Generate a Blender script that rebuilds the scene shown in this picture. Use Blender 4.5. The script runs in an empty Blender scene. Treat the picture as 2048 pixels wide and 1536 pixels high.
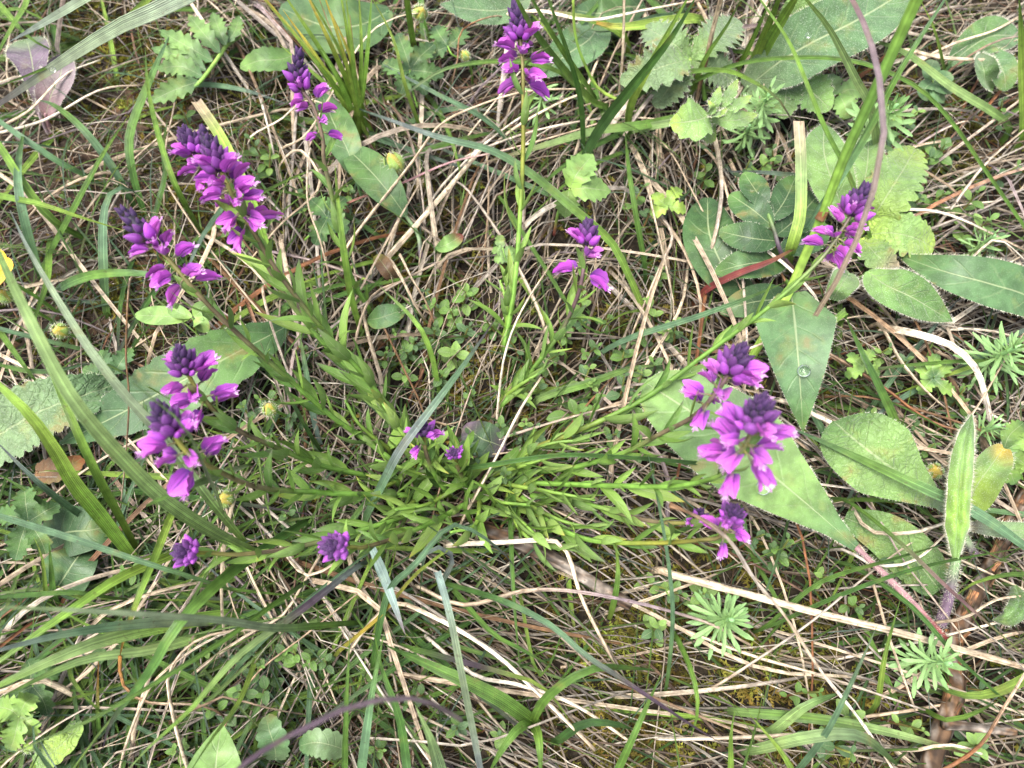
import bpy, math, random
from mathutils import Vector, Matrix, Quaternion, noise as mnoise

# ------------------------------------------------------------------ camera, sky, sun, exposure
scene = bpy.context.scene
col = scene.collection
FPX = 1479.0                       # focal length in photo pixels (26 mm equivalent lens)
TILT = math.radians(22.0)
CAMH = 0.214
cam_d = bpy.data.cameras.new("camera")
cam = bpy.data.objects.new("camera", cam_d)
col.objects.link(cam)
cam.location = (0, 0, CAMH)
cam.rotation_euler = (TILT, 0, 0)
cam_d.sensor_fit = 'HORIZONTAL'
cam_d.sensor_width = 36.0
cam_d.lens = 26.0
cam_d.clip_start = 0.004
cam_d.clip_end = 400.0
cam_d.dof.use_dof = True
cam_d.dof.focus_distance = 0.208
cam_d.dof.aperture_fstop = 18.0
scene.camera = cam

SUN_EL, SUN_AZ = math.radians(74), math.radians(-105)
world = bpy.data.worlds.new("World")
scene.world = world
world.use_nodes = True
wn = world.node_tree
bg = wn.nodes["Background"]
sky = wn.nodes.new("ShaderNodeTexSky")
sky.sky_type = 'NISHITA'
sky.sun_disc = False
sky.sun_elevation = SUN_EL
sky.sun_rotation = SUN_AZ
sky.air_density = 1.0
sky.dust_density = 4.0
sky.ozone_density = 1.0
hsv = wn.nodes.new("ShaderNodeHueSaturation")     # an overcast sky: same light, greyer
hsv.inputs["Saturation"].default_value = 0.45
wn.links.new(sky.outputs[0], hsv.inputs["Color"])
wn.links.new(hsv.outputs[0], bg.inputs["Color"])
bg.inputs["Strength"].default_value = 0.145
sun_d = bpy.data.lights.new("sun", 'SUN')
sun_d.energy = 1.5
sun_d.angle = math.radians(28)
sun_d.color = (1.0, 0.97, 0.93)
sun = bpy.data.objects.new("sun", sun_d)
col.objects.link(sun)
sdir = Vector((math.sin(SUN_AZ) * math.cos(SUN_EL), math.cos(SUN_AZ) * math.cos(SUN_EL), math.sin(SUN_EL)))
sun.rotation_euler = sdir.to_track_quat('Z', 'Y').to_euler()
vs = scene.view_settings
vs.view_transform = 'Standard'
vs.look = 'None'
vs.gamma = 1.0
vs.use_curve_mapping = False
vs.exposure = 1.6
scene.cycles.max_bounces = 6
scene.cycles.diffuse_bounces = 2
scene.cycles.glossy_bounces = 2
scene.cycles.transmission_bounces = 5
scene.cycles.sample_clamp_indirect = 4.0

random.seed(11)
R = random.random
def U(a, b): return a + (b - a) * random.random()
GA = 2.39996

# ------------------------------------------------------------------ photo pixel + height -> point in the meadow
CT, ST = math.cos(TILT), math.sin(TILT)
CAM = Vector((0, 0, CAMH))
def P(px, py, h):
    """point of the meadow seen at photo pixel (px, py), h millimetres above the soil"""
    x, y = (px - 1024) / FPX, -(py - 768) / FPX
    d = Vector((x, y * CT + ST, y * ST - CT))
    return CAM + d * ((h * 0.001 - CAMH) / d.z)
def depth(p): return (p - CAM).dot(Vector((0, ST, -CT)))
def mpp(p): return depth(p) / FPX          # metres per photo pixel at p
def inv(p):
    q = p - CAM
    z = q.dot(Vector((0, ST, -CT)))
    return 1024 + FPX * q.x / z, 768 - FPX * q.dot(Vector((0, CT, ST))) / z

# where bare soil lies (photo pixel, radius)
BARE = [(190, 260, 170), (150, 420, 120), (200, 620, 120), (330, 420, 90), (270, 660, 90), (120, 480, 100)]
def field(lst, px, py):
    m_ = 0
    for x, y, r in lst:
        d = ((px - x) ** 2 + (py - y) ** 2) / (r * r)
        if d < 4: m_ = max(m_, math.exp(-d))
    return m_
BAREW = [(P(x, y, 0).x, P(x, y, 0).y, r * mpp(P(x, y, 0))) for x, y, r in BARE]
def bare(x, y): return field(BAREW, x, y)
def soil_z(x, y):
    a = mnoise.noise(Vector((x * 14, y * 14, 0.3))) * 0.0055
    b = mnoise.noise(Vector((x * 55, y * 55, 3.3))) * 0.0022
    c = mnoise.noise(Vector((x * 190, y * 190, 7.7))) * 0.0009
    f = 1.0 / (1.0 + (abs(x) + abs(y)) * 0.2)
    return -0.0095 + 0.006 * bare(x, y) + (a * .7 + b + c) * f

# ------------------------------------------------------------------ mesh buffer
class MB:
    def __init__(s):
        s.v, s.f, s.c, s.u = [], [], [], []
    def add(s, p, c, u=(0, 0, 0)):
        s.v.append((p[0], p[1], p[2])); s.c.append((c[0], c[1], c[2], 1.0)); s.u.append(u)
        return len(s.v) - 1
    def mesh(s, name, mat, origin=None, smooth=True):
        me = bpy.data.meshes.new(name)
        vs_ = s.v if origin is None else [(a - origin[0], b - origin[1], c - origin[2]) for a, b, c in s.v]
        me.from_pydata(vs_, [], s.f)
        at = me.attributes.new("tint", 'FLOAT_COLOR', 'POINT')
        at.data.foreach_set("color", [k for c in s.c for k in c])
        au = me.attributes.new("along", 'FLOAT_VECTOR', 'POINT')
        au.data.foreach_set("vector", [k for c in s.u for k in c])
        if smooth: me.polygons.foreach_set("use_smooth", [True] * len(me.polygons))
        me.materials.append(M[mat])
        me.update()
        return me

def link(name, me, parent=None, mat4=None, label=None, cat=None, group=None, kind=None, loc=None):
    o = bpy.data.objects.new(name, me)
    col.objects.link(o)
    if parent is not None: o.parent = parent
    if mat4 is not None: o.matrix_basis = mat4
    if loc is not None: o.location = loc
    if label: o["label"] = label
    if cat: o["category"] = cat
    if group: o["group"] = group
    if kind: o["kind"] = kind
    return o
def thing(name, label, cat, base, group=None):
    o = link(name, None, label=label, cat=cat, group=group, loc=base)
    o.empty_display_size = 0.004
    return o
def part(mb, name, mat, root, smooth=True, kind=None):
    """mesh built in world coordinates, made a child of the thing whose empty sits at root.location"""
    return link(name, mb.mesh(name, mat, root.location, smooth), root, kind=kind)
def solo(mb, name, mat, base, label, cat, group=None, smooth=True):
    return link(name, mb.mesh(name, mat, base, smooth), label=label, cat=cat, group=group, loc=base)

# ------------------------------------------------------------------ colours (albedo)
def lin(r, g, b): return tuple(((c / 255.0) ** 2.2) for c in (r, g, b))
C = dict(
    green=(.130, .245, .045), bright=(.205, .350, .056), lime=(.280, .405, .068), pale=(.270, .390, .135),
    deep=(.085, .190, .040), dark=(.055, .120, .032), blue=(.150, .265, .135), ice=(.320, .430, .380),
    grey=(.270, .340, .200), slate=(.230, .265, .250), purple=(.120, .080, .110), red=(.180, .040, .035), pink=(.320, .180, .185),
    yellow=(.480, .360, .060), orange=(.400, .190, .040), tan=(.480, .370, .250), straw=(.590, .480, .335), cream=(.710, .630, .500),
    brown=(.190, .105, .050), rust=(.240, .100, .040), umber=(.090, .052, .028), ash=(.400, .345, .285), mauve=(.300, .230, .240), stalky=(.120, .088, .052), stalkp=(.130, .075, .080),
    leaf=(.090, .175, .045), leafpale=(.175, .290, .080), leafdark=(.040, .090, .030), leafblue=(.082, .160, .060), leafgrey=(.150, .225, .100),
    herb=(.140, .265, .044), herbpale=(.225, .360, .075), spurge=(.230, .420, .170), olive=(.190, .190, .030), gold=(.240, .160, .040))
def mixc(a, b, t): return tuple(a[i] + (b[i] - a[i]) * t for i in range(3))
def scl(a, k): return tuple(x * k for x in a)
def ramp(keys, t):
    if len(keys) == 1: return C[keys[0]]
    x = min(max(t, 0), .9999) * (len(keys) - 1)
    i = int(x); f = x - i
    f = f * f * (3 - 2 * f)
    return mixc(C[keys[i]], C[keys[i + 1]], f)

# ------------------------------------------------------------------ materials
M = {}
def nodes_for(name):
    m = bpy.data.materials.new(name)
    m.use_nodes = True
    nt = m.node_tree
    b = nt.nodes["Principled BSDF"]
    M[name] = m
    def N(t, **k):
        n = nt.nodes.new(t)
        for a, v in k.items(): setattr(n, a, v)
        return n
    return m, nt, b, N, nt.links.new
def math_n(N, L, op, a, b=None, c=None, clamp=False):
    n = N("ShaderNodeMath", operation=op, use_clamp=clamp)
    for i, x in enumerate((a, b, c)):
        if x is None: continue
        if isinstance(x, (int, float)): n.inputs[i].default_value = x
        else: L(x, n.inputs[i])
    return n.outputs[0]
def mixrgb(N, L, mode, fac, a, b):
    n = N("ShaderNodeMix", data_type='RGBA', blend_type=mode)
    for s, x in ((n.inputs[0], fac), (n.inputs[6], a), (n.inputs[7], b)):
        if isinstance(x, (int, float)): s.default_value = x
        elif isinstance(x, tuple): s.default_value = (x[0], x[1], x[2], 1)
        else: L(x, s)
    return n.outputs[2]
def maprange(N, L, x, a, b, c, d):
    n = N("ShaderNodeMapRange", interpolation_type='SMOOTHSTEP')
    L(x, n.inputs[0])
    for i, v in enumerate((a, b, c, d)): n.inputs[i + 1].default_value = v
    return n.outputs[0]

def plant_mat(name, rough=.45, spec=.4, transl=.25, stripes=16.0, stripe_amt=.22, mottle=260.0, mottle_amt=.3, veins=0.0,
              vein_col=(.36, .42, .22), fuzz=0.0, bump=.5, rib=0.0, streak=0.0, blemish=0.0, spots=0.0, spot_col=(.10, .06, .03), petal=False, quilt=0.0, sheen=0.0):
    m, nt, b, N, L = nodes_for(name)
    tint = N("ShaderNodeAttribute", attribute_name="tint").outputs["Color"]
    al = N("ShaderNodeAttribute", attribute_name="along").outputs["Vector"]
    sep = N("ShaderNodeSeparateXYZ"); L(al, sep.inputs[0])
    u, v, w = sep.outputs
    rnd = N("ShaderNodeObjectInfo").outputs["Random"]
    pos = N("ShaderNodeTexCoord").outputs["Object"]
    # per-object value shift
    k = maprange(N, L, rnd, 0, 1, .86, 1.14)
    sc = N("ShaderNodeVectorMath", operation='SCALE'); L(tint, sc.inputs[0]); L(k, sc.inputs[3])
    colr = sc.outputs[0]
    heights = []
    # mottling in millimetres
    nz = N("ShaderNodeTexNoise"); nz.inputs["Scale"].default_value = mottle; nz.inputs["Detail"].default_value = 2
    L(pos, nz.inputs["Vector"])
    mk = maprange(N, L, nz.outputs[0], .3, .7, 1 - mottle_amt, 1 + mottle_amt)
    s2 = N("ShaderNodeVectorMath", operation='SCALE'); L(colr, s2.inputs[0]); L(mk, s2.inputs[3]); colr = s2.outputs[0]
    if stripes:
        cb = N("ShaderNodeCombineXYZ")
        L(math_n(N, L, 'MULTIPLY', u, stripes), cb.inputs[0])
        L(math_n(N, L, 'MULTIPLY', v, 2.2), cb.inputs[1])
        L(math_n(N, L, 'MULTIPLY', rnd, 37.0), cb.inputs[2])
        n2 = N("ShaderNodeTexNoise"); n2.inputs["Scale"].default_value = 1.0; n2.inputs["Detail"].default_value = 1
        L(cb.outputs[0], n2.inputs["Vector"])
        sk = maprange(N, L, n2.outputs[0], .3, .7, 1 - stripe_amt, 1 + stripe_amt)
        s3 = N("ShaderNodeVectorMath", operation='SCALE'); L(colr, s3.inputs[0]); L(sk, s3.inputs[3]); colr = s3.outputs[0]
        heights.append((n2.outputs[0], .6))
    if rib:
        s0 = math_n(N, L, 'ABSOLUTE', math_n(N, L, 'SUBTRACT', u, .5))
        rb = maprange(N, L, s0, .02, .085, 1.0, 0.0)
        pv = math_n(N, L, 'POWER', math_n(N, L, 'ABSOLUTE', math_n(N, L, 'SINE', math_n(N, L, 'MULTIPLY', u, 28.0))), 2.0)
        kk = math_n(N, L, 'ADD', math_n(N, L, 'MULTIPLY', rb, rib), math_n(N, L, 'MULTIPLY', pv, rib * .35))
        s6 = N("ShaderNodeVectorMath", operation='SCALE'); L(colr, s6.inputs[0]); L(math_n(N, L, 'ADD', kk, 1 - rib * .25), s6.inputs[3]); colr = s6.outputs[0]
        heights.append((pv, .8))
    if streak:
        cb2 = N("ShaderNodeCombineXYZ")
        L(math_n(N, L, 'MULTIPLY', u, 9.0), cb2.inputs[0]); L(math_n(N, L, 'MULTIPLY', v, 26.0), cb2.inputs[1]); L(math_n(N, L, 'MULTIPLY', rnd, 91.0), cb2.inputs[2])
        n7 = N("ShaderNodeTexNoise"); n7.inputs["Scale"].default_value = 1.0; n7.inputs["Detail"].default_value = 2
        L(cb2.outputs[0], n7.inputs["Vector"])
        colr = mixrgb(N, L, 'MULTIPLY', math_n(N, L, 'MULTIPLY', maprange(N, L, n7.outputs[0], .52, .68, 0, 1), streak), colr, (.42, .34, .27))
        heights.append((n7.outputs[0], -.8))
    if veins:
        s = math_n(N, L, 'ABSOLUTE', math_n(N, L, 'MULTIPLY', math_n(N, L, 'SUBTRACT', u, .5), 2.0))
        nw = N("ShaderNodeTexNoise"); nw.inputs["Scale"].default_value = 140; L(pos, nw.inputs["Vector"])
        wob = math_n(N, L, 'MULTIPLY', math_n(N, L, 'SUBTRACT', nw.outputs[0], .5), .05)
        mid = maprange(N, L, s, .012, .05, 1.0, 0.0)
        ph = math_n(N, L, 'MULTIPLY', math_n(N, L, 'ADD', math_n(N, L, 'SUBTRACT', v, math_n(N, L, 'MULTIPLY', s, .16)), wob), w)
        fr = math_n(N, L, 'ABSOLUTE', math_n(N, L, 'SUBTRACT', math_n(N, L, 'FRACT', ph), .5))
        lat = maprange(N, L, fr, .0, .085, 1.0, 0.0)
        lat = math_n(N, L, 'MULTIPLY', lat, maprange(N, L, s, .55, .98, 1.0, 0.0))
        has = math_n(N, L, 'GREATER_THAN', w, .5)
        lat = math_n(N, L, 'MULTIPLY', lat, has)
        mm = math_n(N, L, 'MULTIPLY', mid, has)
        colr = mixrgb(N, L, 'MIX', math_n(N, L, 'MULTIPLY', lat, veins * .17), colr, vein_col)
        colr = mixrgb(N, L, 'MIX', math_n(N, L, 'MULTIPLY', mm, veins * .75), colr, vein_col)
        heights.append((math_n(N, L, 'MAXIMUM', lat, mm), -1.2))
    if petal:
        s = math_n(N, L, 'ABSOLUTE', math_n(N, L, 'SUBTRACT', u, .5))
        l1 = maprange(N, L, s, .016, .055, 1.0, 0.0)
        l2 = maprange(N, L, math_n(N, L, 'ABSOLUTE', math_n(N, L, 'SUBTRACT', s, .2)), .008, .03, 1.0, 0.0)
        ln = math_n(N, L, 'MULTIPLY', math_n(N, L, 'MAXIMUM', l1, math_n(N, L, 'MULTIPLY', l2, .5)), maprange(N, L, v, .72, 1.0, .75, 0.0))
        ln = math_n(N, L, 'MULTIPLY', ln, w)
        colr = mixrgb(N, L, 'MIX', ln, colr, (.045, .010, .13))
        heights.append((ln, -.6))
    if quilt:
        vo = N("ShaderNodeTexVoronoi", feature='DISTANCE_TO_EDGE'); vo.inputs["Scale"].default_value = quilt
        dn = N("ShaderNodeTexNoise"); dn.inputs["Scale"].default_value = 160; L(pos, dn.inputs["Vector"])
        dv = N("ShaderNodeVectorMath", operation='MULTIPLY_ADD'); L(dn.outputs["Color"], dv.inputs[0]); dv.inputs[1].default_value = (.009, .009, .009); L(pos, dv.inputs[2])
        L(dv.outputs[0], vo.inputs["Vector"])
        q = maprange(N, L, vo.outputs[0], 0, .28, 0, 1)
        heights.append((q, 1.6))
        colr = mixrgb(N, L, 'MULTIPLY', math_n(N, L, 'MULTIPLY', math_n(N, L, 'SUBTRACT', 1.0, q), .35), colr, (.62, .66, .5))
    if blemish:
        n8 = N("ShaderNodeTexNoise"); n8.inputs["Scale"].default_value = 130; n8.inputs["Detail"].default_value = 3
        L(pos, n8.inputs["Vector"])
        edge = math_n(N, L, 'MULTIPLY', math_n(N, L, 'POWER', math_n(N, L, 'ABSOLUTE', math_n(N, L, 'MULTIPLY', math_n(N, L, 'SUBTRACT', u, .5), 2.0)), 6.0), .07)
        bl = maprange(N, L, math_n(N, L, 'ADD', n8.outputs[0], edge), .665, .72, 0, 1)
        colr = mixrgb(N, L, 'MIX', math_n(N, L, 'MULTIPLY', bl, blemish), colr, (.17, .105, .045))
        yl = maprange(N, L, n8.outputs[0], .56, .68, 0, 1)
        colr = mixrgb(N, L, 'MIX', math_n(N, L, 'MULTIPLY', yl, blemish * .4), colr, (.30, .30, .07))
    if spots:
        n4 = N("ShaderNodeTexNoise"); n4.inputs["Scale"].default_value = 700; n4.inputs["Detail"].default_value = 1
        L(pos, n4.inputs["Vector"])
        colr = mixrgb(N, L, 'MIX', math_n(N, L, 'MULTIPLY', maprange(N, L, n4.outputs[0], .66, .74, 0, 1), spots), colr, spot_col)
    n5 = N("ShaderNodeTexNoise"); n5.inputs["Scale"].default_value = 1900; n5.inputs["Detail"].default_value = 1
    L(pos, n5.inputs["Vector"])
    heights.append((n5.outputs[0], .35))
    if fuzz:
        n6 = N("ShaderNodeTexNoise"); n6.inputs["Scale"].default_value = 3600; n6.inputs["Detail"].default_value = 1
        L(pos, n6.inputs["Vector"])
        colr = mixrgb(N, L, 'MIX', math_n(N, L, 'MULTIPLY', maprange(N, L, n6.outputs[0], .56, .68, 0, 1), fuzz), colr, (.62, .68, .55))
        sheen = max(sheen, .22 if fuzz > .1 else 0)
    tot = None
    for h, a in heights:
        x = math_n(N, L, 'MULTIPLY', h, a)
        tot = x if tot is None else math_n(N, L, 'ADD', tot, x)
    bp = N("ShaderNodeBump"); bp.inputs["Strength"].default_value = bump; bp.inputs["Distance"].default_value = .00018
    L(tot, bp.inputs["Height"]); L(bp.outputs[0], b.inputs["Normal"])
    L(colr, b.inputs["Base Color"])
    b.inputs["Roughness"].default_value = rough
    b.inputs["Specular IOR Level"].default_value = spec
    if sheen:
        b.inputs["Sheen Weight"].default_value = sheen; b.inputs["Sheen Roughness"].default_value = .5
    if transl:
        tr = N("ShaderNodeBsdfTranslucent")
        tb = mixrgb(N, L, 'MULTIPLY', 1.0, colr, (1.35, 1.25, .6) if not petal else (1.5, .9, 1.4))
        L(tb, tr.inputs["Color"]); L(bp.outputs[0], tr.inputs["Normal"])
        mx = N("ShaderNodeMixShader"); mx.inputs[0].default_value = transl
        L(b.outputs[0], mx.inputs[1]); L(tr.outputs[0], mx.inputs[2])
        L(mx.outputs[0], nt.nodes["Material Output"].inputs["Surface"])
    return m
plant_mat("blade", rough=.38, spec=.5, transl=.24, stripes=17, stripe_amt=.25, mottle_amt=.2, spots=.35, rib=.36, bump=.9, blemish=.35)
plant_mat("straw", rough=.62, spec=.3, transl=.12, stripes=13, stripe_amt=.42, mottle=420, mottle_amt=.3, spots=.6, bump=1.0, streak=.75)
plant_mat("stem", rough=.5, spec=.35, transl=0.0, stripes=10, stripe_amt=.2, mottle_amt=.25)
plant_mat("leaf", rough=.46, spec=.38, transl=.22, stripes=0, mottle=240, mottle_amt=.24, veins=.8, spots=.18, fuzz=.09, blemish=.55)
plant_mat("fuzzy_leaf", rough=.62, spec=.25, transl=.2, stripes=0, mottle=240, mottle_amt=.22, veins=.85, fuzz=.28, bump=.8, spots=.12, blemish=.4)
plant_mat("quilted_leaf", rough=.55, spec=.3, transl=.2, stripes=0, mottle=240, mottle_amt=.17, veins=.7, fuzz=.16, quilt=480, bump=.75, spots=.2, blemish=.6)
plant_mat("petal", rough=.5, spec=.25, transl=.3, stripes=0, mottle=420, mottle_amt=.2, petal=True, sheen=.1)
plant_mat("moss", rough=.6, spec=.25, transl=.3, stripes=0, mottle=90, mottle_amt=.5)
plant_mat("hair", rough=.5, spec=.3, transl=.4, stripes=0, mottle_amt=.05)
plant_mat("bark", rough=.7, spec=.25, transl=0, stripes=9, stripe_amt=.55, mottle=320, mottle_amt=.5, spots=.5, bump=1.0)
plant_mat("crumb", rough=.85, spec=.15, transl=0, stripes=0, mottle=500, mottle_amt=.5, bump=1.0)
# soil: humus tone with the shade of the gaps painted in, lighter where bare
m, nt, b, N, L = nodes_for("soil")
tc = N("ShaderNodeTexCoord").outputs["Object"]
n1 = N("ShaderNodeTexNoise"); n1.inputs["Scale"].default_value = 34; n1.inputs["Detail"].default_value = 9; L(tc, n1.inputs["Vector"])
n2 = N("ShaderNodeTexNoise"); n2.inputs["Scale"].default_value = 480; n2.inputs["Detail"].default_value = 7; L(tc, n2.inputs["Vector"])
cr = N("ShaderNodeValToRGB"); L(n1.outputs[0], cr.inputs[0])
e = cr.color_ramp.elements
e[0].position, e[0].color = .3, (.012, .009, .006, 1)
e[1].position, e[1].color = .72, (.040, .029, .019, 1)
x = e.new(.5); x.color = (.024, .018, .011, 1)
k = maprange(N, L, n2.outputs[0], .3, .72, .45, 1.7)
s = N("ShaderNodeVectorMath", operation='SCALE'); L(cr.outputs[0], s.inputs[0]); L(k, s.inputs[3])
bt = N("ShaderNodeAttribute", attribute_name="bare").outputs["Fac"]
L(mixrgb(N, L, 'MIX', math_n(N, L, 'MULTIPLY', bt, .6), s.outputs[0], (.090, .066, .050)), b.inputs["Base Color"])
b.inputs["Roughness"].default_value = .9; b.inputs["Specular IOR Level"].default_value = .2
bp = N("ShaderNodeBump"); bp.inputs["Strength"].default_value = 1; bp.inputs["Distance"].default_value = .0014
L(n2.outputs[0], bp.inputs["Height"]); L(bp.outputs[0], b.inputs["Normal"])
# water drop
m, nt, b, N, L = nodes_for("water")
b.inputs["Base Color"].default_value = (1, 1, 1, 1); b.inputs["Roughness"].default_value = .0
b.inputs["IOR"].default_value = 1.33; b.inputs["Transmission Weight"].default_value = 1.0

# ------------------------------------------------------------------ curves and shape builders
def catmull(pts, n):
    """n+1 points evenly spread along a smooth curve through pts"""
    if len(pts) == 2: return [pts[0].lerp(pts[1], i / n) for i in range(n + 1)]
    q = [pts[0] * 2 - pts[1]] + list(pts) + [pts[-1] * 2 - pts[-2]]
    fine = []
    for i in range(1, len(q) - 2):
        for k in range(10):
            t = k / 10
            a, b_, c, d = q[i - 1], q[i], q[i + 1], q[i + 2]
            fine.append(.5 * ((2 * b_) + (c - a) * t + (2 * a - 5 * b_ + 4 * c - d) * t * t + (3 * b_ - a - 3 * c + d) * t ** 3))
    fine.append(pts[-1].copy())
    ln = [0]
    for i in range(1, len(fine)): ln.append(ln[-1] + (fine[i] - fine[i - 1]).length)
    out, j = [], 0
    for i in range(n + 1):
        s_ = ln[-1] * i / n
        while j < len(ln) - 2 and ln[j + 1] < s_: j += 1
        f = (s_ - ln[j]) / max(ln[j + 1] - ln[j], 1e-9)
        out.append(fine[j].lerp(fine[j + 1], min(max(f, 0), 1)))
    return out
def tangents(p):
    n = len(p)
    return [(p[min(i + 1, n - 1)] - p[max(i - 1, 0)]).normalized() for i in range(n)]
def curve_len(p): return sum((p[i + 1] - p[i]).length for i in range(len(p) - 1))

def ribbon(mb, pts, hw, nrm, colf, fold=.35, thick=.00018, rich=True, wob=0.0):
    """grass-blade strip with a folded, lens-thin cross-section; hw list of half widths; nrm list of facing vectors"""
    T = tangents(pts); n = len(pts)
    if rich: sect = ((-1, 0), (-.5, 0), (0, 0), (.5, 0), (1, 0), (1, 0), (.5, 1), (0, 1.2), (-.5, 1), (-1, 0))
    else: sect = ((-1, 0), (0, 0), (1, 0), (0, 1))
    K = len(sect); base = len(mb.v)
    for i, p in enumerate(pts):
        S = T[i].cross(nrm[i])
        if S.length < 1e-6: S = T[i].cross(Vector((0.3, 1, .2)))
        S.normalize(); Nn = S.cross(T[i]).normalized()
        w = hw[i]; t = i / (n - 1); c = colf(t)
        for s_, d in sect:
            e_ = (abs(s_) ** 1.4) * fold * w - fold * w * .5
            q = p + S * (s_ * w) + Nn * (e_ - d * min(thick, w * .5))
            mb.add(q, c if d == 0 else mixc(c, (sum(c) / 3,) * 3, .15), (.5 + s_ * .5, t, 0))
    for i in range(n - 1):
        a = base + i * K; b_ = a + K
        for k in range(K):
            if rich and k in (4, 9): continue            # upper and lower face meet at the rim
            k2 = (k + 1) % K
            mb.f.append((a + k, a + k2, b_ + k2, b_ + k))

def tube(mb, pts, rad, colf, sides=6, flat=1.0):
    T = tangents(pts); n = len(pts)
    ref = Vector((0, 0, 1)) if abs(T[0].z) < .9 else Vector((1, 0, 0))
    base = len(mb.v)
    for i, p in enumerate(pts):
        S = T[i].cross(ref).normalized(); Nn = S.cross(T[i]).normalized(); ref = Nn
        t = i / (n - 1); c = colf(t)
        for k in range(sides):
            a = 2 * math.pi * k / sides
            mb.add(p + S * (math.cos(a) * rad[i]) + Nn * (math.sin(a) * rad[i] * flat), c, (k / sides, t, 0))
    for i in range(n - 1):
        for k in range(sides):
            k2 = (k + 1) % sides
            a = base + i * sides
            mb.f.append((a + k, a + k2, a + sides + k2, a + sides + k))
    mb.f.append(tuple(base + k for k in range(sides - 1, -1, -1)))
    mb.f.append(tuple(base + (n - 1) * sides + k for k in range(sides)))

def leafsurf(mb, pts, hwf, nrm, colf, m=8, camber=.2, thick=.00022, teeth=0, tamp=.12, style='saw', wave=0.0, nveins=9, quilt=0.0, back=None, seed=0, roll=0.0):
    """leaf blade with two faces and an edge; pts spine points (len n+1), hwf(t) half width"""
    n = len(pts) - 1; T = tangents(pts)
    top = []
    for i, p in enumerate(pts):
        t = i / n
        S = T[i].cross(nrm if isinstance(nrm, Vector) else nrm[i]).normalized(); Nn = S.cross(T[i]).normalized()
        w = hwf(t); row = []
        for j in range(m + 1):
            s_ = -1 + 2 * j / m
            we = w
            if teeth and abs(s_) > .99 or (teeth and m >= 10 and abs(s_) > .78):
                x = t * teeth + (0.0 if s_ > 0 else .37)
                f = x - math.floor(x)
                tv = (f if f < .78 else (1 - f) / .22 * .78) - .4 if style == 'saw' else abs(math.sin(math.pi * x)) ** .6 - .62
                we = w * (1 + tamp * tv * 2 * (abs(s_) if abs(s_) > .99 else .4))
            z = camber * w * (abs(s_) ** 1.5 - .45)
            if roll: z = roll * w * (math.sin(math.pi * min(1, abs(s_) ** .75)) - .3) + roll * w * .16 * math.sin(t * 40 + 4 * s_)
            if wave: z += wave * math.sin(t * 19 + s_ * 1.7 + seed) * abs(s_) + wave * .6 * math.sin(t * 8 + seed * 2 + (3 if s_ > 0 else 0)) * abs(s_)
            if quilt: z += quilt * (abs(math.sin(math.pi * (t - abs(s_) * .16) * nveins)) - .5) * (1 - abs(s_) ** 4)
            q = p + S * (s_ * we) + Nn * z
            row.append((q, Nn, s_, t))
        top.append(row)
    b0 = len(mb.v); W = m + 1
    for row in top:
        for q, Nn, s_, t in row: mb.add(q, colf(t, s_), (.5 + .5 * s_, t, nveins))
    b1 = len(mb.v)
    for row in top:
        for q, Nn, s_, t in row:
            cc = colf(t, s_)
            mb.add(q - Nn * (thick if abs(s_) < .99 and 0 < t < 1 else 0), back if back else mixc(cc, (.26, .34, .14), .22), (.5 + .5 * s_, t, nveins))
    for i in range(n):
        for j in range(m):
            a = b0 + i * W + j
            mb.f.append((a, a + 1, a + W + 1, a + W))
            a = b1 + i * W + j
            mb.f.append((a, a + W, a + W + 1, a + 1))
    return top

def hairs_on_edge(top, n, length, spread=.5, both=True):
    """fine white hairs standing off the leaf margin"""
    mb = MB()
    for k in range(n):
        i = int(U(1, len(top) - 1.01)); j = random.choice((0, len(top[0]) - 1)) if both else 0
        a, Nn, s_, t = top[i][j]; b_ = top[min(i + 1, len(top) - 1)][j][0]
        p = a.lerp(b_, R())
        inn = top[i][1 if j == 0 else len(top[0]) - 2][0]
        out = (a - inn).normalized()
        d = (out + Nn * U(-.3, .8) + Vector((U(-1, 1), U(-1, 1), U(-1, 1))) * spread).normalized() * length * U(.5, 1.2)
        hair(mb, p, d)
    return mb
def hair(mb, p, d, r=.00005, c=(.75, .75, .68)):
    s_ = d.cross(Vector((U(-1, 1), U(-1, 1), U(-1, 1)))).normalized() * r
    s2 = d.cross(s_).normalized() * r
    a = mb.add(p + s_, c); b_ = mb.add(p - s_ + s2, c); e_ = mb.add(p - s_ - s2, c); t = mb.add(p + d, c)
    mb.f += [(a, b_, t), (b_, e_, t), (e_, a, t)]

def frame(o, x, up):
    """matrix with +X along x, +Z near up, origin o"""
    x = x.normalized(); y = up.cross(x)
    if y.length < 1e-5: y = Vector((0, 1, .1)).cross(x)
    y.normalize(); z = x.cross(y).normalized()
    m_ = Matrix((x, y, z)).transposed().to_4x4()
    m_.translation = o
    return m_

# ------------------------------------------------------------------ soil sheet, from the plants out to the horizon
def axis(c, half, step):
    inner = [c - half + step * i for i in range(int(2 * half / step) + 1)]
    a, s_ = [], step
    x = inner[-1]
    while x < 160:
        s_ *= 1.5; x += s_; a.append(x)
    lo, s_ = [], step
    x = inner[0]
    while x > -160:
        s_ *= 1.5; x -= s_; lo.append(x)
    return lo[::-1] + inner + a
xs, ys = axis(0, .32, .0032), axis(.11, .24, .0032)
gv = [(x, y, soil_z(x, y)) for y in ys for x in xs]
gw = len(xs)
gf = [(j * gw + i, j * gw + i + 1, (j + 1) * gw + i + 1, (j + 1) * gw + i) for j in range(len(ys) - 1) for i in range(gw - 1)]
me = bpy.data.meshes.new("ground"); me.from_pydata(gv, [], gf)
me.attributes.new("bare", 'FLOAT', 'POINT').data.foreach_set("value", [bare(x, y) for x, y, z in gv])
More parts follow.
